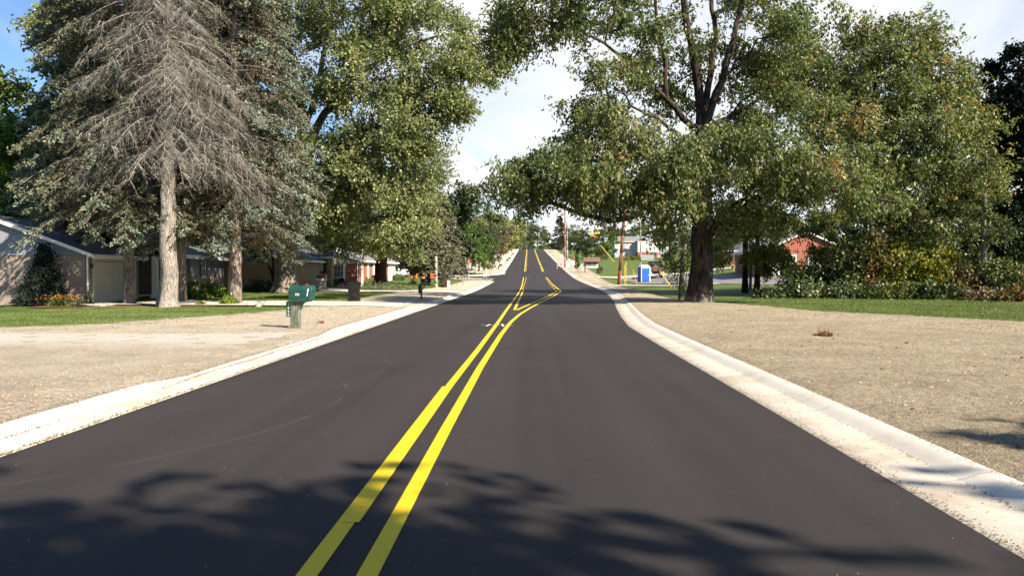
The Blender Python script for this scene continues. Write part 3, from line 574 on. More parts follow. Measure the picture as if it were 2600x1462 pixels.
# garage block behind the car
oG = Vector((X(1003, 112), 112, z1(-18, 112))); hG = empty('garage', oG, 'small white sided garage beyond the parked white car', 'garage'); part('wall', M['siding_white'], hG, (-2.2, 2.2, 0, 4.5, -.3, 2.4)); gable_roof('roof', hG, M['roof_grey'], 0, 4.5, -2.2, 2.2, 2.4, 3.3, axis='y', over=.25, fascia=M['trim']); gable_end('gable', hG, M['brick_red'], -.02, -2.2, 2.2, 2.4, 3.28, axis='y', z0=2.38); part('door', M['trim'], hG, (-.4, .5, -.06, -.01, -.05, 2.0))
# brick gable house on the right
xR0 = X(1941, 98); xR1 = X(2151, 98); wR = xR1-xR0; zR = z1(34, 98)
hR = empty('brick_house', (xR0, 98, zR), 'red brick gable house with white rake boards behind the yellowing trees', 'house')
part('wall', M['brick_red'], hR, (0, wR, 0, .25, -.6, 2.9), (0, .25, .25, 14, -.6, 2.9), (wR-.25, wR, .25, 14, -.6, 2.9), (.25, wR-.25, 13.75, 14, -.6, 2.9)); gable_end('gable', hR, M['brick_red'], .05, 0, wR, 2.9, 5.15, axis='y', z0=2.88); gable_roof('roof', hR, M['roof_grey'], 0, 14, 0, wR, 2.9, 5.15, axis='y', over=.5, th=.18, fascia=M['trim'])
window(hR, 2.6, 3.9, .2, 2.4, y=0, w=.15); window(hR, 5.3, 6.4, .9, 2.3, y=0, w=.12); window(hR, 8.2, 9.3, .9, 2.2, y=0, w=.12); part('door', M['trim'], hR, (1.0, 1.9, -.05, -.002, -.1, 2.05))
# dark brown brick building further off
oD = Vector((X(1838, 142), 142, z1(35, 142))); hD = empty('brown_building', oD, 'low dark brown brick building seen between the yellowing trees', 'building'); part('wall', M['brick_dark'], hD, (0, 9, 0, 8, -.5, 3.0)); gable_roof('roof', hD, M['roof_dark'], 0, 9, 0, 8, 3.0, 4.5, axis='x', fascia=M['trim_cream']); window(hD, 2, 3.4, 1, 2.2, y=0); window(hD, 5.6, 7, 1, 2.2, y=0); 
rl = empty('wooden_rail', gp(1863, 120), 'low wooden rail in front of the brown brick building', 'railing'); plain('tan wood', (.36, .24, .13), .8, .2, 5); [part('post', bpy.data.materials['tan wood'], rl, (x_-.07, x_+.07, -.07, .07, -.1, .95)) for x_ in (-2, 0, 2)]; mb = MB(); mb.box(-2.1, 2.1, -.10, -.07, .78, .93); mb.build('rail', bpy.data.materials['tan wood'], rl)
# apartments
DA = 270; zA = at(1600, 655, DA).z; x0A = X(1562, DA)
def ax(px): return X(px, DA)-x0A
def az_(py): return at(1600, py, DA).z-zA
hE = empty('apartment_building', (x0A, DA, zA), 'two storey apartment building with grey and white siding and gabled wing', 'apartment building')
part('wall', M['siding_apt'], hE, (0, ax(1618), 2.2, 11, -2.5, az_(612))); part('wall', M['siding_apt'], hE, (ax(1669), ax(1702), 3.0, 12, -2.5, az_(616)))
part('white_wing', M['siding_white'], hE, (ax(1618), ax(1669), -1.0, 10, az_(640), az_(612))); part('brick_base', M['brick_red'], hE, (ax(1618)+.05, ax(1669)-.05, -.9, 9.9, -2.5, az_(640)))
gable_roof('roof', hE, M['roof_grey'], 0, ax(1646), 2.2, 11, az_(612), az_(599), axis='x', over=.5, fascia=M['trim']); gable_roof('roof', hE, M['roof_grey'], ax(1652), ax(1702), 1.5, 12, az_(616), az_(601), axis='x', over=.5, fascia=M['trim'])
gable_end('gable', hE, M['siding_white'], -1.02, ax(1646), ax(1669), az_(613), az_(606), axis='y', z0=az_(613)-.02); gable_roof('roof', hE, M['roof_grey'], -1, 8, ax(1646), ax(1669), az_(613), az_(605.5), axis='y', over=.35, fascia=M['trim']); gable_roof('roof', hE, M['roof_grey'], -1, 8, ax(1616), ax(1646), az_(612), az_(606), axis='y', over=.3)
for a_, b_ in ((1567, 1572), (1591, 1597), (1612, 1616)):
    window(hE, ax(a_), ax(b_), az_(621), az_(614), y=2.2, fr=M['trim'], w=.08); window(hE, ax(a_), ax(b_), az_(639), az_(633), y=2.2, fr=M['trim'], w=.08)
for a_, b_ in ((1590, 1599), (1564, 1573)): part('balcony', M['trim'], hE, (ax(a_), ax(b_), 1.0, 2.19, az_(631), az_(630)), (ax(a_), ax(b_), 1.0, 1.08, az_(630), az_(622)))
for a_, b_ in ((1649, 1654), (1660, 1665)): window(hE, ax(a_), ax(b_), az_(624.5), az_(615), y=-1.0, fr=M['trim_cream'], w=.1)
for a_, b_ in ((1650, 1656), (1658, 1665)): window(hE, ax(a_), ax(b_), az_(650), az_(642), y=-.9, fr=M['shutter'], w=.1)
part('air_conditioner', M['shutter'], hE, (ax(1651), ax(1653), -1.2, -1.0, az_(632), az_(629)))
fn = empty('board_fence', gp(1643, 232), 'weathered grey board fence in front of the apartment wing', 'fence'); mb = MB(); g = np.random.default_rng(3); fw = X(1662, 232)-X(1627, 232)
for i in range(26): mb.box(-fw/2+i*fw/26, -fw/2+(i+.93)*fw/26, 0, .04, -.4, 1.55+.05*g.random())
mb.build('fence_panel', plain('weathered boards', (.30, .31, .31), .8, .2, 3), fn); [part('fence_post', bpy.data.materials['weathered boards'], fn, (x_-.06, x_+.06, .05, .17, -.4, 1.6)) for x_ in (-fw/2, 0, fw/2)]
# ------------------------------------------------------------------ vegetation tools
def unit(v): return v/np.maximum(np.linalg.norm(v, axis=-1, keepdims=True), 1e-9)
def leaf_cards(C, A, B, l, w, v, name, m, parent, taper=.5):
    """C centres, A length axis, B width axis, l/w sizes, v colour value -> diamond shaped leaves, one quad each"""
    n = len(C); l = np.broadcast_to(np.asarray(l, float), (n,))[:, None]; w = np.broadcast_to(np.asarray(w, float), (n,))[:, None]
    P = np.empty((n, 4, 3), np.float32); P[:, 0] = C-A*l*.5; P[:, 1] = C-A*l*.02+B*w*.5; P[:, 2] = C+A*l*.5; P[:, 3] = C-A*l*.02-B*w*.5
    me = np_mesh(name, P.reshape(-1, 3), np.arange(4*n).reshape(n, 4), {'v': ('FACE', v)})
    return link_mesh(name, me, m, parent)
def ellip_points(n, c, r, g, shell=.55):
    d = unit(g.normal(size=(n, 3))); q = g.random(n)**(1/3.); q = np.where(g.random(n) < shell, .72+.28*g.random(n), q)
    return np.array(c)+d*q[:, None]*np.array(r)
class Skel:
    def __init__(s, cap=60000): s.P = np.zeros((cap, 3)); s.par = np.full(cap, -1); s.n = 0; s.plen = np.zeros(cap); s.fixed = np.zeros(cap)
    def node(s, p, par, r=0):
        i = s.n; s.P[i] = p; s.par[i] = par; s.plen[i] = 0 if par < 0 else s.plen[par]+np.linalg.norm(s.P[i]-s.P[par]); s.fixed[i] = r; s.n += 1; return i
    def limb(s, pts, r0, r1, step=.7, g=None, j=.05, first=False):
        pts = [np.array(p, float) for p in pts]; tot = sum(np.linalg.norm(pts[i+1]-pts[i]) for i in range(len(pts)-1)); acc = 0
        if first: cur = s.node(pts[0], -1, r0)
        else:
            d = np.linalg.norm(s.P[:s.n]-pts[0], axis=1); cur = int(np.argmin(d)); pts[0] = s.P[cur].copy()
        for i in range(len(pts)-1):
            a, b = pts[i], pts[i+1]; Ls = np.linalg.norm(b-a); k = max(1, int(round(Ls/step)))
            for q in range(1, k+1):
                t = q/k; p = a+(b-a)*t+(g.normal(size=3)*j if g is not None else 0); f = (acc+Ls*t)/tot
                cur = s.node(p, cur, r0+(r1-r0)*f)
            acc += Ls
        return cur
    def grow(s, T, g, step=.8, arc=.12, jit=.05, zmin=1.5):
        T = T[np.argsort(np.linalg.norm(T-s.P[s.n//2], axis=1))] if s.n else T; tips = []
        for t in T:
            Q = s.P[:s.n]; d = np.linalg.norm(Q-t, axis=1); c = d+.10*s.plen[:s.n]+np.where(Q[:, 2] < zmin, 30, 0)+np.where(Q[:, 2] > t[2]+1.5, 2.0, 0)
            cur = int(np.argmin(c)); a = s.P[cur].copy(); Ls = d[cur]; k = max(1, min(14, int(round(Ls/step))))
            for q in range(1, k+1):
                f = q/k; p = a+(t-a)*f; p[2] += arc*Ls*math.sin(math.pi*f); p = p+g.normal(size=3)*jit*min(1, Ls)*(f < 1)
                cur = s.node(p, cur)
            tips.append(cur)
        return np.array(tips)
    def mesh(s, name, m, parent, rt=.012, gamma=.47, rmax=9, k0=9, minr=.0, flare=0, g=None):
        n = s.n; cnt = np.zeros(n); kids = [[] for _ in range(n)]; leaf = np.ones(n, bool)
        for i in range(n):
            if s.par[i] >= 0: kids[s.par[i]].append(i); leaf[s.par[i]] = False
        cnt[leaf] = 1
        for i in range(n-1, -1, -1):
            if s.par[i] >= 0: cnt[s.par[i]] += cnt[i]
        r = np.maximum(rt*cnt**gamma, s.fixed[:n]*(s.fixed[:n] > 0)); r = np.where(s.fixed[:n] > 0, s.fixed[:n], np.minimum(r, rmax))
        for i in range(n):
            if s.par[i] >= 0 and s.fixed[i] == 0: r[i] = min(r[i], r[s.par[i]]*.92)
        V = []; F = []; nv = 0; g = g or rng
        starts = [(0, -1)]
        while starts:
            i, frm = starts.pop(); chain = [frm, i] if frm >= 0 else [i]; cur = i
            while kids[cur]:
                ks = sorted(kids[cur], key=lambda q: -(cnt[q]+1e5*(s.fixed[q] > 0)*r[q])); 
                for q in ks[1:]: starts.append((q, cur))
                cur = ks[0]; chain.append(cur)
            rr = r[chain].copy()
            if frm >= 0: rr[0] = min(rr[0], rr[1]*1.15)
            if max(rr) < minr: continue
            k = k0 if rr.max() > .12 else (6 if rr.max() > .04 else 4)
            if rr.max() > .3: k = 18
            P = s.P[chain]; T_ = np.gradient(P, axis=0) if len(chain) > 1 else np.array([[0, 0, 1.]]); T_ = unit(T_)
            u = np.cross(T_[0], [0.31, .95, .1]); u = u/np.linalg.norm(u)
            for q in range(len(chain)):
                t = T_[q]; u = u-t*np.dot(u, t); u = u/max(1e-6, np.linalg.norm(u)); w = np.cross(t, u)
                a = np.arange(k)*2*math.pi/k; rad = rr[q]*np.ones(k)
                if rr[q] > .15:
                    h = P[q][2]-s.P[0][2]; rad = rad*(1+.05*np.sin(a*3+h*.7)+.05*np.sin(a*5-h*1.1)+g.normal(size=k)*.02)
                    if flare: rad = rad*(1+flare*np.exp(-h/.45)*(.8+.5*np.sin(a*4+1)))
                V.append(P[q]+(np.cos(a)*rad)[:, None]*u+(np.sin(a)*rad)[:, None]*w)
                if q:
                    b0 = nv+(q-1)*k; j = np.arange(k); F.append(np.stack([b0+j, b0+(j+1) % k, b0+k+(j+1) % k, b0+k+j], -1))
            nv += len(chain)*k
        me = np_mesh(name, np.concatenate(V), np.concatenate(F)); s.r = r
        return link_mesh(name, me, m, parent, True)
def leaves_on(tips, g, per, spread, droop, l, w, name, m, parent, origin, up=.25, vbias=0, tipdir=None, flat=.75):
    """each clump is a handful of leafy sprays that arch outwards and hang, so the crown keeps gaps between them"""
    n = len(tips); ks = max(3, per//8); kl = max(4, per//ks); out = unit((tips-origin)*[1, 1, .6])
    So = np.repeat(tips, ks, 0)+g.normal(size=(n*ks, 3))*spread*.55*[1, 1, flat]; Sd = unit(np.repeat(out, ks, 0)*.7+g.normal(size=(n*ks, 3))*.75+[0, 0, .15-droop*2.2]); SL = spread*(1.1+1.3*g.random(n*ks))
    t = g.random((n*ks, kl)); C = So[:, None]+Sd[:, None]*(t*SL[:, None])[..., None]+g.normal(size=(n*ks, kl, 3))*spread*.17; C[..., 2] -= droop*1.6*(t*SL[:, None])**1.5; C = C.reshape(-1, 3)
    sd = np.repeat(Sd, kl, 0); A = unit(sd*.55+g.normal(size=C.shape)*.6+[0, 0, -droop*2.6]); nrm = unit(np.repeat(out, ks*kl, 0)*.45+[0, 0, .55]+g.normal(size=C.shape)*.55); B = unit(np.cross(A, nrm))
    sz = (.72+.45*g.random(len(C))); cv = np.repeat(g.normal(size=n)*.10, ks*kl)+np.repeat(g.normal(size=n*ks)*.07, kl)
    v = np.clip(.42+cv+g.normal(size=len(C))*.13+vbias, 0, 1)
    return leaf_cards(C, A, B, l*sz, w*sz, v, name, m, parent)
def dtree(name, label, base, limbs, blobs, r0, per, leafm, barkm, l=.10, w=.065, spread=.42, droop=.12, ntip=None, seed=1, group=None, dens=1.0, flare=.5, arc=.10, cat='tree', minr=0, shell=.55, step=.8, zmin=1.5, gamma=.47, flat=.75, vb=0):
    """a broadleaf tree: limbs and crown lobes are given in world space; branches grow towards the clump positions"""
    g = np.random.default_rng(seed); base = np.array(base, float); root = empty(name, tuple(base), label, cat, group)
    s = Skel(); 
    for i, (pts, ra, rb) in enumerate(limbs): s.limb([np.array(p)-base for p in pts], ra, rb, g=g, j=.02+.035*min(1, i), first=(i == 0))
    T = []
    for (c, r, n) in blobs:                                  # tips gather in boughs, so light passes between them
        n = max(4, int(n*dens)); m_ = max(3, n//9); cc_ = ellip_points(m_, np.array(c)-base, np.array(r)*.94, g, shell); sc_ = min(1.0, max(.32, sum(r)/9.0)); q_ = cc_[g.integers(0, m_, n)]
        T.append(q_+g.normal(size=(n, 3))*np.array([.62, .62, .36])*sc_)
    T = np.concatenate(T); T = T[T[:, 2] > .4]; s.grow(T, g, step, arc, zmin=zmin)
    s.mesh('trunk', barkm, root, flare=flare, g=g, minr=minr, gamma=gamma)
    ctr = T.mean(0); leaves_on(T, g, per, spread, droop, l, w, 'crown', leafm, root, ctr, flat=flat, vbias=vb); return root
def blob(px, py, D, rx, ry, rd, n):
    return (at(px, py, D), (rx*D/2000, rd, ry*D/2000), n)
def spruce(name, label, base, H, rad, zb, leafm, deadm, barkm, r0=.25, seed=1, dead=False, nb=210, dz=0.0, group=None, droop=.28, tuft=26, tl=.17, tw=.075, prof=.75, lean=0, sub=1.0, bare_in=.35):
    """a spruce: whorled limbs with hanging twigs carrying needle tufts; dead=True leaves the grey twigs bare"""
    g = np.random.default_rng(seed); root = empty(name, tuple(base), label, 'tree', group); s = Skel(120000)
    s.limb([(0, 0, -.2), (lean*.3, 0, H*.35), (lean, 0, H)], r0, .03, step=.6, g=g, j=.02, first=True); ntr = s.n; trunkP = s.P[:ntr].copy()
    zs = zb+(H-zb-.4)*(np.arange(nb)+g.random(nb))/nb; TW = []; TWD = []; TWL = []; TIN = []
    for i, z in enumerate(zs):
        f = (H-z)/(H-zb); Lb = rad*(f**prof)*(.72+.38*g.random()); Lb = max(.3, Lb); a = g.random()*2*math.pi
        st = trunkP[np.argmin(np.abs(trunkP[:, 2]-z))].copy(); st[2] = z; k = max(3, int(Lb/.45)); dirv = np.array([math.cos(a), math.sin(a), 0.]); cur = s.node(st, int(np.argmin(np.abs(trunkP[:, 2]-z))), 0)
        s.fixed[cur] = (.010+.008*Lb) if dead else .018+.012*Lb; rise = .10 if f > .5 else .35; side = np.array([-dirv[1], dirv[0], 0])*g.normal()*.08
        for q in range(1, k+1):
            t = q/k; p = st+dirv*Lb*t+side*Lb*t*t; p[2] += Lb*(rise*t-(droop*1.25+.08*dead)*t*t)+g.normal()*.02
            cur = s.node(p, cur, ((.010+.008*Lb) if dead else (.018+.012*Lb))*(1-.8*t)); 
            m_ = max(1, int(round(3.2*sub)))
            for _ in range(m_):
                if t < .18: continue
                sd = 1 if g.random() < .5 else -1; tdir = dirv*(.35+.4*g.random())+np.array([-dirv[1], dirv[0], 0])*sd*(.5+.4*g.random()); tdir[2] = -.15-.55*g.random()-(.35 if dead else .1)
                TW.append(p+dirv*(g.random()-.5)*Lb/k); TWD.append(tdir/np.linalg.norm(tdir)); TWL.append((.35+.75*g.random())*(.45+.9*math.sin(math.pi*min(1, .15+t*.8)))*min(1.25, .4+Lb*.3)); TIN.append(t)
    s.mesh('trunk', barkm, root, flare=.6 if dead else .35, g=g, k0=9)
    TW = np.array(TW); TWD = np.array(TWD); TWL = np.array(TWL)[:, None]; TIN = np.array(TIN)
    # twigs as thin three-sided spikes
    def spikes(P0, D, Ln, r, name_, m_, vv):
        n = len(P0); U = unit(np.cross(D, g.normal(size=(n, 3)))); Wd = np.cross(D, U); V = np.empty((n, 4, 3)); 
        V[:, 0] = P0+U*r; V[:, 1] = P0+(-U*.5+Wd*.87)*r; V[:, 2] = P0+(-U*.5-Wd*.87)*r; V[:, 3] = P0+D*Ln
        b = np.arange(n)[:, None]*4; F = np.concatenate([b+[0, 1, 3], b+[1, 2, 3], b+[2, 0, 3]]); return link_mesh(name_, np_mesh(name_, V.reshape(-1, 3), F, {'v': ('FACE', np.concatenate([vv, vv, vv]))}), m_, root)
    if dead:
        P0 = [TW]; D0 = [TWD]; L0 = [TWL]; rr = [np.full(len(TW), .013)]
        for rep, (cn, ls, r_) in enumerate(((7, .50, .0062), (13, .33, .0042))):
            n = len(TW)*cn; idx = np.repeat(np.arange(len(TW)), cn); t = g.random((n, 1)); sag = np.zeros((n, 3)); sag[:, 2] = -(t[:, 0]**2)*.12
            P = TW[idx]+TWD[idx]*TWL[idx]*t+sag; D = unit(TWD[idx]*.7+g.normal(size=(n, 3))*.55+[0, 0, -.55]); P0.append(P); D0.append(D); L0.append(TWL[idx]*ls*(.4+g.random((n, 1)))); rr.append(np.full(n, r_))
        P0 = np.concatenate(P0); D0 = np.concatenate(D0); L0 = np.concatenate(L0); rr = np.concatenate(rr)[:, None]
        spikes(P0, D0, L0, rr, 'twigs', deadm, g.random(len(P0)))
    else:
        spikes(TW, TWD, TWL, .010, 'twigs', deadm, g.random(len(TW)))
        nt_ = tuft; idx = np.repeat(np.arange(len(TW)), nt_); n = len(idx); t = g.random((n, 1)); P = TW[idx]+TWD[idx]*TWL[idx]*t+g.normal(size=(n, 3))*.055; P[:, 2] -= .05*t[:, 0]
        A = unit(TWD[idx]*.9+g.normal(size=(n, 3))*.55+[0, 0, .18]); B = unit(np.cross(A, unit(g.normal(size=(n, 3))*.6+[0, 0, .8]))); sz = .6+.7*g.random(n)
        v = np.clip(.50+g.normal(size=n)*.13+np.repeat(g.normal(size=len(TW))*.10, nt_)+(TIN[idx]-.6)*bare_in*1.2+dz, 0, 1)
        leaf_cards(P, A, B, tl*sz, tw*sz, v, 'crown', leafm, root)
    return root
def bush(name, label, c, rx, ry, h, n, leafm, l=.09, w=.06, seed=1, group=None, cat='bush', barkm=None, clumps=26, stems=7, cone=False, spread=.16, kind=None, vb=0):
    g = np.random.default_rng(seed); c = Vector(c); root = empty(name, c, label, cat, group)
    d = unit(np.abs(g.normal(size=(clumps, 3)))*[1, 1, 1]*np.sign(g.normal(size=(clumps, 3)))); d[:, 2] = np.abs(d[:, 2]); q = .55+.45*g.random(clumps)
    T = d*q[:, None]*[rx, ry, h*.92]
    if cone: z = g.random(clumps)**1.3*h; a = g.random(clumps)*6.283; rr_ = (1-z/h)*(.75+.3*g.random(clumps)); T = np.stack([np.cos(a)*rr_*rx, np.sin(a)*rr_*ry, z+.05], -1)
    T[:, 2] = np.maximum(T[:, 2], .08); s = Skel(8000)
    s.limb([(0, 0, -.1), (0, 0, h*.25)], .03+.01*h, .02+.005*h, step=.2, g=g, j=.01, first=True); s.grow(T, g, .35, .05, zmin=-1)
    s.mesh('stem', barkm or M['bark_grey'], root, rt=.005, g=g)
    per = max(4, int(n/clumps)); C = np.repeat(T, per, 0)+g.normal(size=(clumps*per, 3))*spread*[1, 1, .8]; C[:, 2] = np.maximum(C[:, 2], .02)
    A = unit(g.normal(size=C.shape)+unit(C)*.5); B = unit(np.cross(A, g.normal(size=C.shape)+[0, 0, .3])); v = np.clip(.45+g.normal(size=len(C))*.17+np.repeat(g.normal(size=clumps)*.10, per)+vb, 0, 1)
    sz = .7+.6*g.random(len(C)); leaf_cards(C, A, B, l*sz, w*sz, v, 'foliage', leafm, root); 
    if kind: root['kind'] = kind
    return root
def copy_tree(o, loc, rz, sc, label, group=None, sz=None, name=None):
    c = o.copy(); COL.objects.link(c); c.location = loc; c.rotation_euler = (0, 0, rz); c.scale = (sc, sc, sz or sc)
    for ch in o.children: d = ch.copy(); COL.objects.link(d); d.parent = c
    if label: c['label'] = label
    if group: c['group'] = group
    elif 'group' in c: del c['group']
    return c
# ---- foliage and bark materials
G_ = lambda *s: list(s)
M['lf_walnut'] = leafmat('leaf olive green', [(.02, (.045,.065,.024)), (.35, (.104,.148,.050)), (.62, (.190,.228,.090)), (.86, (.33,.28,.14)), (1, (.42,.19,.08))], trans=.36)
M['lf_maple'] = leafmat('leaf silver maple', [(.02, (.070,.095,.038)), (.35, (.150,.198,.078)), (.62, (.250,.292,.130)), (.86, (.42,.41,.22)), (1, (.52,.42,.10))], rough=.4, spec=.45, trans=.40)
M['lf_yellow'] = leafmat('leaf yellow green', [(.02, (0.054,0.078,0.014)), (.4, (0.156,0.180,0.026)), (.7, (0.300,0.282,0.036)), (1, (0.480,0.312,0.048))], rough=.5)
M['lf_green'] = leafmat('leaf fresh green', [(.02, (0.023,0.053,0.010)), (.4, (0.065,0.131,0.017)), (.7, (0.143,0.237,0.030)), (.95, (0.260,0.312,0.048)), (1, (0.650,0.375,0.036))])
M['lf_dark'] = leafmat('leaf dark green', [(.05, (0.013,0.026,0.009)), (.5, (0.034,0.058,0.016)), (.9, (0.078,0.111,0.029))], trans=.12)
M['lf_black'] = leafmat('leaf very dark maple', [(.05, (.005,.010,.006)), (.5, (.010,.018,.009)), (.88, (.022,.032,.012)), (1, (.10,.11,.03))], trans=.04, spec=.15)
M['lf_mid'] = leafmat('leaf mid green', [(.03, (0.027,0.048,0.014)), (.45, (0.072,0.115,0.028)), (.75, (0.150,0.196,0.049)), (1, (0.270,0.238,0.084))])
M['lf_bush'] = leafmat('leaf undergrowth', [(.02, (0.027,0.046,0.014)), (.4, (0.090,0.123,0.036)), (.7, (0.210,0.239,0.080)), (.9, (0.300,0.217,0.102)), (1, (0.330,0.065,0.043))])
M['lf_red'] = leafmat('leaf reddening vine', [(.02, (0.039,0.046,0.016)), (.35, (0.117,0.130,0.039)), (.6, (0.208,0.130,0.052)), (.85, (0.260,0.065,0.046)), (1, (0.364,0.078,0.052))])
M['lf_pale'] = leafmat('leaf pale weed', [(.03, (0.060,0.084,0.042)), (.5, (0.156,0.192,0.090)), (1, (0.288,0.312,0.168))])
M['lf_willow'] = leafmat('leaf pale yellow willow', [(.03, (0.096,0.120,0.036)), (.5, (0.240,0.258,0.084)), (1, (0.408,0.396,0.144))], hue_scale=.1)
M['lf_brown'] = leafmat('leaf brownish', [(.03, (0.060,0.048,0.034)), (.5, (0.144,0.120,0.072)), (1, (0.264,0.204,0.108))])
M['nd_blue'] = leafmat('spruce needles blue green', [(.05, (.185,.135,.088)), (.34, (.145,.120,.078)), (.54, (.110,.125,.085)), (.78, (.165,.205,.155)), (1, (.25,.31,.25))], trans=.05, rough=.6, spec=.2, hue_scale=.6)
M['nd_olive'] = leafmat('spruce needles olive', [(.05, (.190,.140,.092)), (.36, (.155,.128,.082)), (.58, (.110,.118,.070)), (.82, (.150,.178,.120)), (1, (.22,.26,.19))], trans=.05, rough=.6, spec=.2, hue_scale=.6)
M['nd_dark'] = leafmat('spruce needles dark', [(.05, (.008,.012,.010)), (.5, (.018,.028,.020)), (1, (.05,.07,.05))], trans=.03, rough=.7, spec=.1)
M['twig_dead'] = leafmat('dead grey twig', [(.1, (.135,.125,.105)), (.5, (.255,.245,.215)), (.9, (.42,.41,.37))], trans=0, rough=.9, spec=.05)
M['bark_spruce'] = bark('spruce bark', (.10,.075,.06), (.33,.29,.25), 7); M['bark_dead'] = bark('dead spruce bark', (.17,.14,.12), (.46,.43,.38), 8)
M['bark_dark'] = bark('dark rough bark', (.018,.012,.010), (.085,.052,.040), 5); M['bark_walnut'] = bark('dark bark with lichen', (.012,.010,.009), (.092,.068,.056), 3.6, lichen=(.17,.19,.16))
M['bark_grey'] = bark('grey bark', (.10,.085,.07), (.26,.235,.20), 5); M['bark_maple'] = bark('big maple bark', (.12,.095,.075), (.34,.31,.26), 5)
# ------------------------------------------------------------------ the trees
D = 39.0; tb = gp(1776, D)
def P(px, py, d=D): return tuple(at(px, py, d))
limbs = [([tuple(tb), P(1779, 740), P(1783, 650), P(1785, 540), P(1783, 420), P(1783, 330)], .60, .36),
 ([P(1783, 600), P(1830, 555, 38.4), P(1880, 512, 38), P(1960, 500, 37.5), P(2040, 515, 37), P(2110, 480, 37), P(2200, 500, 36.5), P(2290, 520, 36)], .26, .05),
 ([P(1784, 560), P(1740, 530, 38.5), P(1690, 500, 38), P(1650, 520, 37.6), P(1600, 553, 37.3), P(1550, 562, 37), P(1480, 545, 36.8), P(1400, 520, 36.5), P(1300, 490, 36.5), P(1262, 470, 36.5)], .24, .03),
 ([P(1783, 330), P(1778, 250), P(1760, 150), P(1740, 30), P(1722, -120), P(1715, -260)], .25, .08),
 ([P(1784, 320), P(1800, 210, 39.5), P(1815, 90, 40), P(1808, -40, 40), P(1815, -200, 40.5)], .19, .06),
 ([P(1786, 340), P(1822, 240, 38.3), P(1850, 140, 38), P(1880, 20, 37.8), P(1900, -130, 37.5)], .21, .06),
 ([P(1783, 350), P(1735, 300, 38), P(1690, 245, 37.4), P(1690, 160, 37), P(1672, 60, 36.8), P(1655, -60, 36.5)], .17, .05),
 ([P(1690, 235, 37.4), P(1640, 190, 36.8), P(1590, 145, 36.2), P(1500, 95, 35.5), P(1400, 50, 35), P(1330, 60, 34.6), P(1280, 110, 34.4)], .10, .02),
 ([P(1784, 400), P(1700, 320, 37), P(1610, 270, 36), P(1560, 215, 35.5)], .14, .03),
 ([P(1786, 350), P(1850, 300, 40), P(1930, 250, 41), P(2000, 170, 42)], .16, .04),
 ([P(1783, 430), P(1680, 400, 36.8), P(1560, 400, 36), P(1450, 420, 35.5), P(1380, 400, 35.5)], .12, .03),
 ([P(1783, 440), P(1860, 400, 37), P(1960, 380, 35.5), P(2080, 400, 35)], .12, .03)]
bl = [blob(1370, 60, 35, 110, 90, 3.0, 150), blob(1300, 100, 34.6, 42, 100, 1.5, 60), blob(1530, 30, 36, 150, 70, 3.2, 110), blob(1660, -20, 38, 130, 120, 4, 80),
 blob(1860, -60, 39, 150, 80, 4, 80), blob(2020, 30, 39, 110, 60, 3, 55), blob(1960, 130, 38, 110, 55, 3, 70), blob(2140, 10, 38.5, 14, 60, .8, 10), blob(1540, 230, 36, 110, 80, 2.5, 85), blob(1630, 150, 37, 80, 80, 2.5, 55),
 blob(1500, 360, 36, 110, 80, 3, 130), blob(1640, 400, 37, 150, 90, 4, 190), blob(1330, 480, 36.3, 85, 48, 2.4, 110), blob(1440, 440, 36, 110, 62, 3, 150), blob(1545, 480, 36.5, 140, 52, 3, 150),
 blob(1300, 425, 36, 50, 22, 1, 16), blob(1700, 470, 37, 130, 70, 3.5, 150), blob(1860, 400, 37, 130, 90, 3.5, 170), blob(1960, 430, 36, 110, 70, 3, 90), blob(1730, 580, 38, 60, 40, 2, 26), blob(1850, 590, 38, 55, 40, 2, 24), blob(2080, 440, 36, 130, 60, 3, 90), blob(1280, 170, 34.6, 20, 40, .8, 12), blob(1740, 120, 40, 90, 110, 3, 42), blob(1850, 190, 40.5, 110, 90, 3, 72), blob(1760, 250, 41, 110, 70, 2.5, 48), blob(1930, 300, 40, 120, 90, 3, 110), blob(2200, 500, 36.5, 110, 30, 1.2, 40), blob(1980, 540, 37, 90, 30, 1.2, 26)]
dtree('shade_tree', 'large old shade tree with dark trunk and low limb reaching over the road', tb, limbs, bl, .6, 56, M['lf_walnut'], M['bark_walnut'], l=.20, w=.095, spread=.34, droop=.26, seed=11, flare=.18, arc=.10, gamma=.44)
# slim tree just left of it
sb = gp(1729, 43.0)
dtree('slim_tree', 'slim tree with hanging fine leaves just left of the large dark trunk', sb, [([tuple(sb), P(1731, 700, 43), P(1738, 600, 43), P(1728, 520, 43.3)], .15, .07)],
 [blob(1725, 620, 43, 42, 70, 1.2, 60), blob(1755, 560, 43.3, 50, 50, 1.2, 30), blob(1730, 700, 42.8, 30, 30, .7, 12)], .15, 60, M['lf_mid'], M['bark_grey'], l=.12, w=.05, spread=.25, droop=.22, seed=12, flare=.2)
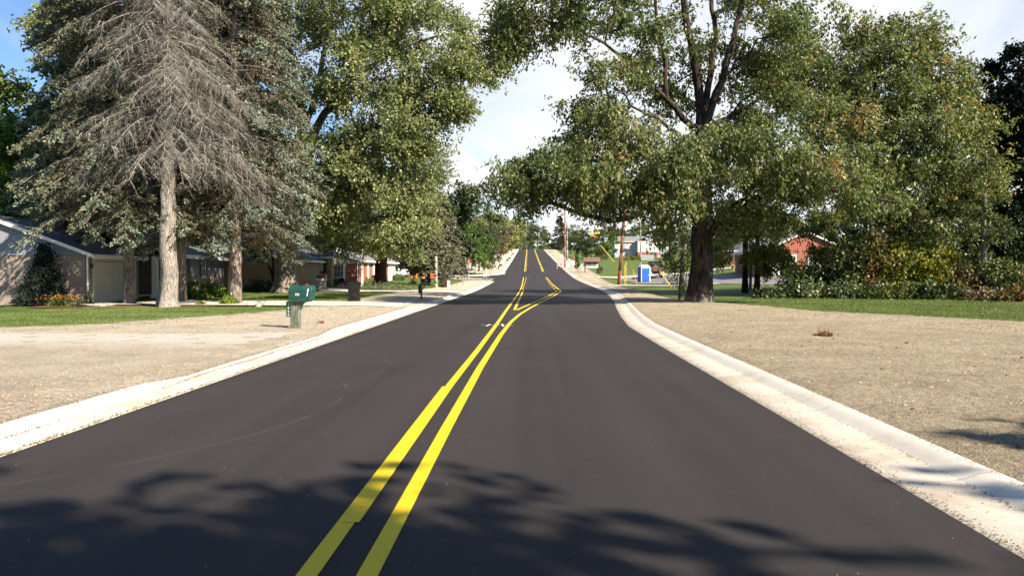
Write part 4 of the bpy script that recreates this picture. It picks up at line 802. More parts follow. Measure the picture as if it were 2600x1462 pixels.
# big crown behind, right
D2 = 50; b2 = gp(2300, 52)
def P2(px, py, d=52): return tuple(at(px, py, d))
dtree('broad_tree', 'broad tree with olive and rusty crown rising behind the thicket on the right', b2, [([tuple(b2), P2(2290, 650), P2(2250, 480), P2(2230, 330), P2(2220, 200)], .42, .14), ([P2(2260, 520), P2(2120, 400), P2(2030, 330)], .2, .05), ([P2(2250, 480), P2(2340, 380), P2(2420, 330)], .18, .04), ([P2(2240, 400), P2(2320, 250), P2(2360, 150)], .16, .04)],
 [blob(2080, 200, 51, 170, 110, 4.5, 340), blob(2250, 175, 51, 160, 120, 4.5, 380), blob(2350, 330, 49, 120, 110, 4, 240), blob(2290, 470, 48, 150, 70, 3.5, 200), blob(2060, 330, 50, 150, 100, 4.5, 200), blob(2280, 340, 50, 190, 110, 5, 300), blob(2380, 230, 52, 90, 70, 3, 110), blob(2430, 210, 52, 55, 25, 1.5, 34), blob(2420, 450, 50, 90, 90, 3, 130), blob(2200, 450, 49.5, 180, 80, 4, 180), blob(2350, 560, 49, 130, 70, 3, 110), blob(2170, 95, 51, 90, 22, 1.5, 24)],
 .4, 52, M['lf_walnut'], M['bark_dark'], l=.24, w=.12, spread=.42, droop=.14, seed=21, gamma=.44, vb=.06)
# yellow-green small trees in front of the right brick house
for i, (px, Dd, lab, bls) in enumerate([
 (1892, 60, 'dark stemmed young tree with yellow green leaves right of the large shade tree', [blob(1870, 540, 58, 100, 70, 2.6, 110), blob(1860, 640, 57, 70, 40, 1.8, 55)]),
 (1922, 61, 'leaning dark tree with yellow leaves before the brick gable house', [blob(1960, 560, 58, 110, 50, 2.6, 100), blob(1935, 650, 57, 55, 40, 1.6, 50), blob(1995, 500, 60, 100, 60, 2.6, 60)]),
 (1905, 66, 'thin grey tree between the two dark stems beyond the lawn', [blob(1900, 480, 64, 90, 80, 2.6, 60)])]):
    bb = gp(px, Dd); g0 = 735-i*4
    dtree('yellowing_tree', lab, bb, [([tuple(bb), P(px+2, 640, Dd), P(px-4, 540, Dd), P(px+12, 440, Dd)], .24 if i < 2 else .12, .07)], bls, .2, 60, M['lf_yellow'] if i < 2 else M['lf_mid'], M['bark_dark'] if i < 2 else M['bark_grey'], l=.24, w=.10, spread=.35, droop=.24, seed=31+i, flare=.2)
bb = gp(2075, 66)
dtree('yellowing_tree', 'small tree with drooping yellow and orange leaves screening the brick gable house', bb, [([tuple(bb), P(2070, 660, 66), P(2060, 600, 66)], .12, .05)], [blob(2035, 655, 65, 85, 38, 1.8, 90), blob(2105, 630, 65, 60, 40, 1.5, 60), blob(2060, 560, 66, 100, 30, 1.8, 40), blob(2000, 600, 65, 50, 30, 1.2, 26)], .2, 55, M['lf_yellow'], M['bark_dark'], l=.24, w=.10, spread=.36, droop=.26, seed=36, flare=.2)
# very dark tree at the right edge
bb = gp(2700, 53)
dtree('dark_tree', 'nearly black dense tree at the right edge of the view', bb, [([tuple(bb), P(2700, 600, 53), P(2690, 400, 53), P(2660, 220, 53)], .35, .08)],
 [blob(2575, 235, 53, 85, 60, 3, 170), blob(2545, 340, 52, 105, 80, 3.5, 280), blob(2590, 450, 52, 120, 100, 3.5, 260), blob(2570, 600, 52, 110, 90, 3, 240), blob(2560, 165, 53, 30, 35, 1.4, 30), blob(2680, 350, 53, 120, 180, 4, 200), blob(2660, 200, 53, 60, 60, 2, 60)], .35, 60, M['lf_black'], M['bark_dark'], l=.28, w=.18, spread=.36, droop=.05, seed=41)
# vine covered stem
bb = gp(2500, 45.5)
dtree('vine_covered_stem', 'dead stem wrapped in yellow green vine standing at the thicket edge', bb, [([tuple(bb), P(2498, 600, 45.5), P(2505, 420, 45.5), P(2500, 380, 45.5)], .16, .06)], [blob(2500, 560, 45.5, 26, 190, .6, 110), blob(2480, 450, 45.3, 40, 60, .9, 30), blob(2530, 620, 45.3, 40, 60, .9, 30)], .15, 52, M['lf_bush'], M['bark_grey'], l=.12, w=.08, spread=.20, droop=.1, seed=43, flare=.1)
# thicket along the lawn
tk = [(1975, 50, 1.4, 1.1, 1.0, 'lf_dark', 'low dark bush starting the hedge of undergrowth beside the yellow tree'), (2040, 49, 1.5, 1.2, 1.5, 'lf_mid', 'mid green bush under the yellowing tree at the lawn edge'), (2100, 48.5, 1.6, 1.2, 1.8, 'lf_dark', 'dark green bush in front of the brick gable house'),
 (2060, 46.5, .9, .8, .9, 'lf_pale', 'pale grey green weed clump at the lawn edge, leftmost of the pale clumps'), (2150, 46, 1.0, .8, 1.2, 'lf_pale', 'tall pale weed clump in the middle of the thicket front'), (2180, 49, 1.8, 1.3, 2.7, 'lf_bush', 'tall bush with pale leaves left of the red vine'),
 (2235, 49.5, 1.9, 1.3, 3.3, 'lf_red', 'tall mound of vine turning dark red in the thicket'), (2225, 46, 1.2, .9, 1.1, 'lf_mid', 'low green bush under the red vine mound'), (2310, 48, 1.9, 1.3, 2.4, 'lf_yellow', 'yellow green rounded bush right of the red vine mound'),
 (2300, 45.5, 1.2, .8, .9, 'lf_bush', 'low tangled brush at the lawn edge under the yellow green bush'), (2385, 47, 1.8, 1.2, 2.2, 'lf_yellow', 'second yellow green bush, nearer the vine covered stem'), (2380, 45, 1.2, .8, 1.0, 'lf_dark', 'low dark brush at the foot of the thicket right of centre'),
 (2450, 46, 1.4, 1.0, 1.5, 'lf_brown', 'brownish dry brush left of the vine covered stem'), (2500, 44.5, 1.3, .8, .9, 'lf_brown', 'dry brown weeds at the foot of the vine covered stem'), (2565, 45, 1.6, 1.0, 1.7, 'lf_bush', 'bush with mixed leaves below the nearly black tree'), (2590, 43.5, 1.0, .8, .9, 'lf_red', 'low reddish brush at the right end of the thicket'),
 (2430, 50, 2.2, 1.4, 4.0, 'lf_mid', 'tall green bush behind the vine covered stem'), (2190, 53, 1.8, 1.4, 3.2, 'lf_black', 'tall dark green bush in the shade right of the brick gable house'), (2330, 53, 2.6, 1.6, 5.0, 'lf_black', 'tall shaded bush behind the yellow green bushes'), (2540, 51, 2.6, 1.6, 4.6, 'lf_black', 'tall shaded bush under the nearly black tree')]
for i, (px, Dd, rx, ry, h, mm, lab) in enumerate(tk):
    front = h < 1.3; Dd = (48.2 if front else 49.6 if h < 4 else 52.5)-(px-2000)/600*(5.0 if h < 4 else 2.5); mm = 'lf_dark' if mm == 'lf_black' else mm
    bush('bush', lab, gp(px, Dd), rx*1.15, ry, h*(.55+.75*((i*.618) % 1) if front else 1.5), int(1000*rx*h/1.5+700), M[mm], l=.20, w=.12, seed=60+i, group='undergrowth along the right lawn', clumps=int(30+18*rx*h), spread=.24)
# ---- left side: spruces
spruce('dead_spruce', 'dead grey spruce with bare drooping twigs and pale scaly trunk', gp(428, 34.8), 21, 4.3, 6.6, None, M['twig_dead'], M['bark_dead'], r0=.40, seed=101, dead=True, nb=205, droop=.36, prof=.60, sub=1.2)
sp = [(328, 37.2, 23, 4.6, 4.9, 'nd_olive', .26, .06, 'spruce with drooping olive brown lower boughs before the garage door', .40), (459, 39.5, 24, 4.6, 5.0, 'nd_olive', .30, .03, 'spruce standing close behind the dead grey spruce', .40), (597, 38.5, 23, 4.5, 3.5, 'nd_blue', .33, .02, 'blue green spruce with broad low boughs right of the dead spruce', .34)]
for i, (px, Dd, H, r_, zb, mm, r0, dz, lab, dr) in enumerate(sp):
    spruce('spruce_tree', lab, gp(px, Dd), H, r_, zb, M[mm], M['bark_spruce'], M['bark_spruce'], r0=r0, seed=110+i, nb=230, dz=dz, group='spruces in the front yard of the grey house', droop=dr, tuft=44, tl=.16, tw=.062, prof=.52)
spruce('spruce_tree', 'tall blue spruce far left behind the dead spruce', gp(235, 44), 20, 3.9, 5.5, M['nd_blue'], M['bark_spruce'], M['bark_spruce'], r0=.3, seed=115, nb=200, dz=.06, group='spruces in the front yard of the grey house', tuft=28, tl=.22, tw=.1, prof=.42)
spruce('spruce_tree', 'large blue spruce filling the space behind the leftmost three spruces', gp(600, 46), 25, 5.2, 6.0, M['nd_blue'], M['bark_spruce'], M['bark_spruce'], r0=.3, seed=116, nb=220, dz=.05, group='spruces in the front yard of the grey house', tuft=28, tl=.22, tw=.1, prof=.5)
# big maple
Dm = 55; mb_ = gp(727, Dm)
def PM(px, py, d=Dm): return tuple(at(px, py, d))
dtree('maple_tree', 'huge silver maple with thick pale trunk and yellowing leaves behind the green mailbox', mb_, [([tuple(mb_), PM(728, 690), PM(735, 600), PM(755, 470), PM(765, 350)], .80, .45), ([PM(757, 460), PM(800, 330), PM(880, 210), PM(920, 80), PM(930, -80)], .34, .10), ([PM(765, 360), PM(760, 260), PM(735, 120), PM(730, -60)], .30, .10), ([PM(765, 350), PM(800, 250), PM(830, 100), PM(840, -100)], .25, .08),
 ([PM(757, 460), PM(860, 400, 53), PM(960, 350, 52), PM(1040, 280, 51.5), PM(1130, 220, 51)], .22, .05), ([PM(880, 210), PM(1000, 130, 53), PM(1120, 90, 52), PM(1200, 80, 51.5)], .16, .04), ([PM(735, 120), PM(780, 70), PM(850, 70)], .12, .03)],
 [blob(760, 40, 54, 110, 130, 4, 120), blob(900, 30, 53, 150, 110, 4.5, 260), blob(1050, 60, 52, 120, 110, 4, 170), blob(1140, 130, 51.5, 85, 80, 3, 95), blob(1205, 150, 51, 48, 75, 2, 55), blob(960, 200, 52, 150, 90, 4, 210), blob(1090, 240, 51.5, 110, 85, 3, 120), blob(1200, 130, 51, 40, 30, 1.4, 22), blob(800, 230, 54, 90, 60, 3, 70), blob(1020, 330, 51.5, 120, 80, 3.5, 200), blob(850, 400, 52, 110, 90, 3.5, 190), blob(940, 440, 51.5, 130, 80, 3.5, 200), blob(830, 520, 52, 90, 60, 3, 120), blob(1170, 250, 51, 30, 50, 1.4, 26), blob(735, 330, 55, 40, 130, 2, 40), blob(950, -70, 53, 200, 80, 4, 100)],
 .8, 64, M['lf_maple'], M['bark_maple'], l=.22, w=.13, spread=.46, droop=.10, seed=131, flare=.45, gamma=.45)
b3 = gp(968, 67)
def PO(px, py, d=67): return tuple(at(px, py, d))
dtree('maple_tree', 'dark trunked maple standing behind the black wheeled bin', b3, [([tuple(b3), PO(968, 690), PO(972, 620), PO(975, 500), PO(960, 380)], .52, .22), ([PO(974, 610), PO(900, 560), PO(830, 530)], .22, .05), ([PO(974, 560), PO(1040, 480), PO(1080, 400)], .2, .05)],
 [blob(880, 600, 64, 120, 42, 4, 170), blob(980, 590, 63, 110, 50, 3.5, 170), blob(1050, 500, 64, 70, 90, 3.5, 170), blob(930, 500, 64, 120, 80, 4.5, 200), blob(1050, 400, 65, 70, 90, 3.5, 150), blob(820, 580, 65, 60, 40, 3, 70), blob(1010, 640, 63.5, 60, 18, 2, 30)],
 .5, 60, M['lf_maple'], M['bark_dark'], l=.24, w=.14, spread=.45, droop=.12, seed=133, flare=.6, gamma=.45)
# small multi-stem tree between the gable and the maple
b4 = gp(700, 57)
dtree('small_tree', 'dark multi stemmed small tree beside the huge maple trunk', b4, [([tuple(b4), PM(690, 690, 57), PM(668, 640, 57), PM(650, 600, 57)], .12, .06), ([PM(697, 715, 57), PM(692, 650, 57), PM(680, 610, 57)], .09, .05)], [blob(640, 630, 57, 60, 40, 2, 36), blob(690, 610, 57, 40, 30, 2, 20)], .1, 55, M['lf_dark'], M['bark_dark'], l=.16, w=.10, spread=.32, seed=135, flare=.1)
# left edge broadleaves
for i, (px, Dd, bls, mm, lab) in enumerate([
 (-60, 52, [blob(40, 330, 50, 120, 60, 3, 130), blob(60, 420, 49, 140, 90, 4, 220), blob(190, 480, 50, 110, 80, 3.5, 160), blob(40, 520, 50, 90, 40, 3, 60)], 'lf_green', 'bright green tree behind the grey house at the left edge'),
 (-120, 40, [blob(-10, 230, 39, 60, 50, 1.6, 34), blob(-70, 200, 39, 70, 70, 2.5, 50), blob(20, 215, 38.5, 40, 16, .8, 10)], 'lf_mid', 'tree reaching a leafy branch in from the left edge'),
 (150, 62, [blob(170, 90, 60, 70, 80, 3, 120), blob(120, 120, 60, 40, 60, 2, 40), blob(250, 50, 60, 80, 80, 3, 80), blob(250, 330, 62, 90, 80, 3, 60)], 'lf_maple', 'tall silver leaved tree top showing left of the blue spruce'),
 (330, 58, [blob(300, 560, 57, 120, 60, 3.5, 150), blob(450, 560, 58, 120, 60, 3.5, 150), blob(380, 470, 59, 150, 80, 4, 160)], 'lf_green', 'green tree behind the roof of the grey house')]):
    bb = gp(px, Dd); z0 = np.mean([b[0][2] for b in bls]); 
    dtree('garden_tree', lab, bb, [([tuple(bb), (bb.x, bb.y, z0*.5), (bb.x+.4, bb.y, z0*.85)], .28, .12)], bls, .3, 48, M[mm], M['bark_dark'], l=.27, w=.16, spread=.45, seed=140+i, flare=.3)
# ---- prototypes for the wood behind the houses and on the hill
def proto(nm, lab, H, R_, mm, bk, seed, n=190, per=40, l=.42, w=.26, trunk=.22, spread=.55, loc=(0, 0, 0), lobes=9, group=None, kindtall=1.0):
    g = np.random.default_rng(seed); c0 = Vector(loc); L_ = [([tuple(c0), (c0.x+g.normal()*.2, c0.y, c0.z+H*.35), (c0.x+g.normal()*.4, c0.y, c0.z+H*.75)], .03*H*.6, .06)]
    B = [((c0.x, c0.y, c0.z+H*.62), (R_*.75, R_*.75, H*.36), int(n*.4))]
    for i in range(lobes):
        a = i*2.4+g.random(); q = R_*(.45+.25*g.random()); z = H*(.22+.62*((i*.37) % 1)); B.append(((c0.x+q*math.cos(a), c0.y+q*math.sin(a), c0.z+z), (R_*.45, R_*.45, H*.17), int(n*.65/lobes)))
    return dtree(nm, lab, c0, L_, B, .2, per, M[mm], M[bk], l=l, w=w, spread=spread, droop=.1, seed=seed, group=group, flare=.2, step=1.2)
def place_first(o, loc, rz, sc, label, group=None, sz=None):
    o.location = loc; o.rotation_euler = (0, 0, rz); o.scale = (sc, sc, sz or sc); o['label'] = label
    if group: o['group'] = group
    return o
PR = {}
def put(kind, px, Dd, py_top, label, group=None, wide=1.0, rz=None):
    """a tree of this kind whose top shows at the pixel row py_top"""
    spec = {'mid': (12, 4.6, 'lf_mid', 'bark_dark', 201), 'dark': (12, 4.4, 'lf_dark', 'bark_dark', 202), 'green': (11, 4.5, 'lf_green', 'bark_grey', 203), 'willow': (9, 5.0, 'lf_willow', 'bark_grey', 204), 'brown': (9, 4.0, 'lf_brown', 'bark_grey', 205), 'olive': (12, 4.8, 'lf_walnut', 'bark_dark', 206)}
    p = gp(px, Dd); top = at(px, py_top, Dd).z; H = max(2.5, top-p.z); rz = random.random()*6.28 if rz is None else rz
    if kind in ('spruce', 'olivespruce'):
        if kind not in PR:
            PR[kind] = (spruce('spruce_tree', label, (0, 0, 0), 12, 3.4, .6, M['nd_dark' if kind == 'spruce' else 'nd_olive'], M['bark_spruce'], M['bark_spruce'], r0=.16, seed=230, nb=120, tuft=12, tl=.34, tw=.16, prof=.75, sub=.8), 12); o, h0 = PR[kind]
            o.location = p; o.rotation_euler = (0, 0, rz); s_ = H/h0; o.scale = (s_*wide, s_*wide, s_); 
            if group: o['group'] = group
            return o
        o, h0 = PR[kind]; s_ = H/h0; c = copy_tree(o, p, rz, s_*wide, label, group, sz=s_); return c
    h0, r_, mm, bk, sd_ = spec[kind]
    if kind not in PR:
        PR[kind] = (proto('hillside_tree', label, h0, r_, mm, bk, sd_), h0*.98); o = PR[kind][0]; s_ = H/PR[kind][1]
        o.location = p; o.rotation_euler = (0, 0, rz); o.scale = (s_*wide, s_*wide, s_)
        if group: o['group'] = group
        return o
    o, hh = PR[kind]; s_ = H/hh; return copy_tree(o, p, rz, s_*wide, label, group, sz=s_)
W1 = 'wood behind the houses on the left'
for i, (k, px, Dd, pt, lab) in enumerate([('dark', 20, 66, 470, 'dark tree behind the chimney of the grey house'), ('dark', 190, 68, 430, 'dark tree between the chimney and the blue spruce'), ('mid', 330, 70, 440, 'tall tree glimpsed behind the olive spruce'), ('dark', 430, 72, 480, 'dark tree glimpsed just right of the dead spruce trunk'),
  ('dark', 520, 74, 520, 'dark tree behind the shuttered window of the grey house'), ('dark', 610, 90, 520, 'dark tree behind the pale blue gable'), ('mid', 680, 92, 400, 'tree seen between the blue spruce and the huge maple'), ('dark', 760, 100, 520, 'dark tree behind the tan house roof, left of its chimney'), ('dark', 840, 108, 540, 'dark tree behind the tan house roof, right of its chimney'), ('dark', 930, 125, 560, 'dark tree behind the brick house wing'), ('green', -40, 60, 330, 'green tree behind the left edge of the grey house'), ('dark', 90, 58, 500, 'dark low tree just right of the chimney'), ('mid', 860, 90, 430, 'tree behind the crown of the dark trunked maple')]):
    put(k, px, Dd, pt, lab, W1, wide=1.15)
# spruces and trees along the left of the road beyond the brick house
spruce('spruce_tree', 'drooping olive spruce over the orange barrels', gp(1088, 80), 10.5, 3.1, 2.2, M['nd_olive'], M['bark_spruce'], M['bark_dark'], r0=.16, seed=233, nb=130, tuft=16, tl=.30, tw=.14, prof=.55, sub=.9, group='trees along the left side street'); put('olivespruce', 1128, 108, 500, 'second drooping spruce, nearer the side street', 'trees along the left side street', 1.2); put('olivespruce', 1040, 112, 450, 'drooping spruce above the parked white car', 'trees along the left side street', 1.3)
put('dark', 1005, 118, 560, 'dark tree behind the parked white car', 'trees along the left side street', 1.1); put('dark', 1062, 125, 600, 'low dark tree behind the orange barrels', 'trees along the left side street', 1.2); put('dark', 1138, 122, 430, 'tall dark green tree with jagged top left of the sky gap', 'trees along the left side street', .85)
put('green', 1182, 128, 560, 'bright green tree behind the lamp post', 'trees along the left side street', 1.0); put('brown', 1158, 121, 640, 'reddish brown small tree left of the lamp post', 'trees along the left side street', 1.0); put('mid', 1130, 132, 560, 'mid green tree behind the reddish brown one', 'trees along the left side street', 1.2)
HG = 'trees on the hillside left of the road'
for k, px, Dd, pt, lab, wd in [('mid', 1215, 140, 575, 'rounded green tree behind the stop sign', 1.0), ('dark', 1225, 160, 560, 'dark green tree on the hillside behind the far mailboxes', 1.0), ('olive', 1190, 185, 525, 'olive tree topping the hillside left of the wires', 1.2), ('mid', 1245, 185, 590, 'green tree at the edge of the far driveways', .9), ('mid', 1222, 240, 515, 'rounded tree on the skyline left of the road', 1.2), ('brown', 1250, 230, 560, 'brownish thin tree among green ones on the hill', 1.0), ('brown', 1262, 215, 600, 'lower grey brown tree on the hill', .9), ('willow', 1300, 300, 560, 'pale yellow willow beside the road crest', 1.1), ('willow', 1283, 270, 548, 'larger pale yellow tree left of the willow', 1.0), ('mid', 1262, 270, 540, 'green tree between the brown and the pale yellow trees', 1.0), ('dark', 1283, 250, 630, 'dark shrub like tree at the top driveways', 1.0), ('dark', 1308, 345, 610, 'small dark tree at the road crest', 1.0), ('olive', 1238, 300, 535, 'olive tree high on the left hill', 1.2), ('olive', 1170, 210, 545, 'olive tree on the hill above the lamp post', 1.2)]: put(k, px, Dd, pt, lab, HG, wd)
FG = 'trees beyond the road crest'
for k, px, Dd, pt, lab, wd in [('dark', 1330, 560, 585, 'dark tree left of the road beyond the crest', 1.1), ('olive', 1312, 420, 560, 'olive tree left of the crest', 1.0), ('mid', 1366, 740, 556, 'rounded tree standing in line with the far road', 1.1), ('mid', 1352, 760, 580, 'tree left of the rounded one beyond the far road', 1.0), ('dark', 1340, 720, 600, 'dark tree where the far road vanishes', 1.2), ('olive', 1385, 700, 590, 'olive tree right of the rounded one', 1.0), ('dark', 1397, 620, 600, 'dark tree right of the far road', 1.2), ('spruce', 1421, 420, 545, 'blue black spruce right of the road crest', 1.1), ('mid', 1405, 470, 610, 'green tree left of the blue black spruce', 1.0), ('brown', 1398, 480, 632, 'low rusty shrub like tree beside the far road', 1.2), ('brown', 1424, 400, 630, 'low rusty tree under the blue black spruce', 1.1), ('dark', 1375, 640, 612, 'shadowed tree hanging over the far road', 1.3), ('dark', 1350, 520, 621, 'low dark tree just past the crest on the left of the lines', 1.5), ('olive', 1378, 500, 619, 'low olive tree just past the crest between the lines and the spruce', 1.6), ('mid', 1440, 400, 615, 'low green tree right of the blue black spruce', 1.5), ('dark', 1412, 380, 622, 'low dark tree at the foot of the blue black spruce', 1.6)]: put(k, px, Dd, pt, lab, FG, wd)
RG = 'trees behind the church sign and apartments'
for k, px, Dd, pt, lab, wd in [('olive', 1450, 340, 575, 'olive tree behind the tall orange pole', 1.0), ('dark', 1448, 300, 590, 'dark tree right of the tall orange pole', 1.1), ('mid', 1470, 380, 572, 'tree on the skyline above the church sign', 1.3), ('dark', 1480, 255, 592, 'dark spreading tree behind the church sign', 1.1), ('dark', 1502, 240, 600, 'dark tree behind the yellow wire sleeve', 1.1), ('green', 1545, 240, 592, 'bright green tree left of the apartments', .9), ('mid', 1524, 215, 622, 'bushy low tree at the apartments lawn', 1.2), ('olive', 1530, 380, 570, 'olive skyline tree left of the brown pole', 1.3), ('dark', 1570, 390, 575, 'dark skyline tree behind the brown pole', 1.3), ('olive', 1610, 380, 560, 'olive skyline tree above the apartment roof', 1.3), ('dark', 1650, 380, 570, 'dark skyline tree above the gabled apartment wing', 1.3), ('mid', 1700, 370, 565, 'skyline tree above the right apartment wing', 1.3), ('dark', 1690, 205, 640, 'dark low tree in front of the right apartment wing', 1.2), ('yellow' if False else 'willow', 1706, 190, 648, 'yellow leaved small tree near the large dark trunk', .9), ('olive', 1760, 300, 580, 'far olive tree behind the large dark trunk', 1.3), ('dark', 1830, 260, 590, 'far dark tree right of the large dark trunk', 1.3), ('mid', 1900, 240, 570, 'far tree behind the two dark stems', 1.3), ('dark', 1960, 200, 560, 'far dark tree behind the brick gable house', 1.3), ('dark', 2120, 130, 500, 'dark tall tree right behind the brick gable house', 1.1), ('dark', 2210, 110, 480, 'dark tree behind the thicket', 1.2), ('dark', 2330, 95, 470, 'dark tree behind the broad tree', 1.2), ('dark', 2470, 80, 420, 'dark tree behind the vine covered stem', 1.1), ('dark', 2060, 150, 540, 'dark tree above the brick gable ridge', 1.2)]: put(k, px, Dd, pt, lab, RG, wd)
# trees behind the camera whose shadows reach the near road
def shade(nm, lab, x, y, H, R_, seed, per=60): 
    o = proto(nm, lab, H, R_, 'lf_mid', 'bark_grey', seed, n=1100, per=40, l=.42, w=.28, loc=(0, 0, 0), spread=.6); o.location = (x, y, 0); return o
shade('roadside_tree', 'roadside tree behind the viewpoint on the right whose shadow falls on the near road', 0.8, -9.4, 12, 7.0, 301)
shade('roadside_tree', 'second roadside tree behind the viewpoint further right', 8.5, -10.9, 12, 6.0, 302)
shade('roadside_tree', 'third roadside tree behind the viewpoint furthest right', 16.8, -6.3, 11, 4.8, 303)
# ---- house side shrubs
bush('conical_shrub', 'dark conical evergreen shrub against the grey house wall', gp(112, 36.6), 1.15, 1.0, 2.75, 9000, M['nd_dark'], l=.12, w=.06, seed=401, cone=True, clumps=150, spread=.14, cat='shrub')
for i, (px, Dd, rx, h, lab) in enumerate([(500, 46, 1.1, .95, 'low green bush under the shuttered window'), (552, 46.5, 1.0, 1.0, 'low green bush right of the first one under the window'), (660, 56, 1.3, 1.0, 'dark bush against the tan brick wall')]): bush('bush', lab, gp(px, Dd), rx, .8, h, 2600, M['lf_green' if i < 2 else 'lf_dark'], l=.12, w=.08, seed=410+i, clumps=40, group='foundation bushes')
bush('bush', 'small bright green bush at the foot of the blue green spruce', gp(582, 36.9), .38, .35, .55, 1500, M['lf_green'], l=.09, w=.06, seed=420, clumps=22, spread=.09, vb=.2)
bush('bush', 'small bright green sprig bush among the mulch left of the yellow flag', gp(512, 36.2), .3, .2, .2, 300, M['lf_green'], l=.07, w=.05, seed=421, clumps=8, spread=.06)
bush('bush', 'tall sprig of leaves at the corner of the garage door', gp(222, 37), .2, .2, .75, 160, M['lf_mid'], l=.16, w=.05, seed=422, clumps=10, spread=.07)
bush('flowering_bush', 'orange daylilies in front of the grey house', gp(150, 35.6), 1.0, .35, .45, 1100, M['lf_mid'], l=.16, w=.03, seed=423, clumps=24, spread=.12, cat='flowers')
M['petal'] = plain('orange petal', (.50, .17, .02), .5, .3, 30)
g = np.random.default_rng(5)
def petals(parent, n, rx, ry, z0, z1_, size, m):
    C = np.stack([g.uniform(-rx, rx, n), g.uniform(-ry, ry, n), g.uniform(z0, z1_, n)], -1); A = unit(g.normal(size=(n, 3))); B = unit(np.cross(A, g.normal(size=(n, 3)))); leaf_cards(C, A, B, size, size*.7, g.random(n), 'petals', m, parent)['kind'] = 'stuff'
petals([o for o in bpy.data.objects if o.name.startswith('flowering_bush')][0], 170, 1.0, .3, .34, .55, .075, M['petal'])
bush('flowering_bush', 'yellow flowers beside the kettle grill at the tan wall', gp(849, 73), .5, .4, .7, 700, M['lf_yellow'], l=.12, w=.06, seed=424, clumps=16, cat='flowers')
bush('weedy_mound', 'grassy mound of weeds along the brick house side wall', gp(943, 78), 1.1, 3.5, .7, 6000, M['lf_bush'], l=.14, w=.06, seed=425, clumps=120, cat='weeds')
bush('weedy_mound', 'tall weeds around the foot of the dark trunked maple', gp(985, 62), 2.4, 2.0, .55, 8000, M['lf_pale'], l=.16, w=.035, seed=426, clumps=180, cat='weeds', vb=-.1)
bush('bush', 'dark round bush beside the rear of the white car', gp(1008, 92), .9, .7, .7, 1800, M['lf_mid'], l=.14, w=.08, seed=427, clumps=26)
bush('ornamental_grass', 'clump of tan ornamental grass beside the wooden pole', gp(1126, 72.5), .45, .4, 1.15, 2600, M['lf_brown'], l=.30, w=.025, seed=428, clumps=50, cat='grass clump', spread=.1)
bush('conical_shrub', 'narrow conical evergreen beside the electrical cabinets', gp(1464, 160), .75, .75, 2.7, 2600, M['lf_mid'], l=.22, w=.12, seed=429, cone=True, clumps=70, spread=.12, cat='shrub')
bush('bush', 'low evergreen bush just right of the church sign', gp(1523, 140), .5, .5, 1.5, 900, M['lf_mid'], l=.2, w=.1, seed=430, clumps=24)
bush('bush', 'tan ornamental bush at the apartment lawn', gp(1595, 245), 1.8, 1.5, 2.2, 1100, M['lf_brown'], l=.35, w=.12, seed=431, clumps=30)
bush('bush', 'rusty low hedge in front of the apartments', gp(1615, 235), 4.5, 1.2, 1.4, 1800, M['lf_yellow'], l=.35, w=.2, seed=432, clumps=60)
bush('bush', 'weedy bushes at the edge of the parking lane behind the work truck', gp(1735, 150), 5, 2, 1.6, 2600, M['lf_yellow'], l=.3, w=.18, seed=433, clumps=70)
bush('sapling', 'bare twiggy sapling beside the pale rocks', gp(662, 35.2), .25, .2, .6, 20, M['lf_brown'], l=.05, w=.03, seed=434, clumps=26, spread=.03, cat='sapling')
p = gp(1048, 82); bush('sapling', 'small young tree on the far lawn left of the wooden pole', p, .3, .3, 1.4, 500, M['lf_bush'], l=.10, w=.06, seed=435, clumps=22, cat='sapling', barkm=M['bark_dark'])
# ------------------------------------------------------------------ small things
def m_mailplastic():
    m, nt, N, L, b = _new('scuffed green plastic'); v = mapping(N, L, (1, 1, 4)); n1 = noise(N, L, v, 7, 6, .6, 1.2)
    c = ramp(N, L, noise(N, L, mapping(N, L), 3, 4), [(.3, (.007, .050, .040)), (.7, (.013, .072, .057))]); c = mixc(N, L, ramp(N, L, n1, [(.58, (0,0,0)), (.66, (.5,.5,.5))]), c, (.16, .27, .23))
    L.new(c, b.inputs['Base Color']); b.inputs['Roughness'].default_value = .42; return m
M['mail_green'] = m_mailplastic(); M['mail_post'] = bark('weathered speckled post', (.10, .15, .11), (.32, .34, .27), 14); M['green_dark'] = plain('dark green plastic', (.012, .10, .055), .4, .15, 9)
M['black_pl'] = plain('black plastic', (.006, .006, .007), .5, .3, 9, spec=.25); M['white_pl'] = plain('white plastic', (.78, .78, .76), .4, .05, 9); M['red'] = plain('red', (.65, .02, .03), .4, .1, 9)
M['ink'] = plain('dark ink', (.02, .02, .025), .6, .05, 9, bmp=0); M['steel'] = plain('brushed steel', (.48, .47, .46), .35, .12, 12, metal=.7); M['galv'] = plain('galvanised steel', (.42, .44, .46), .5, .15, 12, metal=.5)
M['wood_grey'] = bark('grey weathered wood', (.12, .105, .09), (.30, .26, .22), 6); M['wood_pole'] = bark('brown pole wood', (.12, .058, .030), (.28, .145, .075), 6); M['wood_orange'] = bark('orange pole wood', (.30, .12, .06), (.52, .25, .13), 6); M['pole_grey'] = bark('grey pole wood', (.20, .18, .165), (.40, .375, .34), 6); M['wood_pink'] = bark('pale new pole', (.33, .24, .20), (.55, .44, .38), 5)
M['yellow_pl'] = plain('yellow plastic', (.85, .56, .01), .45, .08, 9); M['orange'] = plain('safety orange', (.85, .14, .02), .5, .08, 8); M['sign_green'] = plain('sign green', (.0, .26, .17), .4, .05, 8); M['rubber'] = plain('tyre rubber', (.015, .015, .015), .8, .2, 9)
M['car_white'] = plain('white car paint', (.80, .80, .80), .2, .02, 3, bmp=0, spec=.6); M['tail_red'] = plain('tail lamp red', (.35, .01, .01), .2, .1, 9, bmp=0)
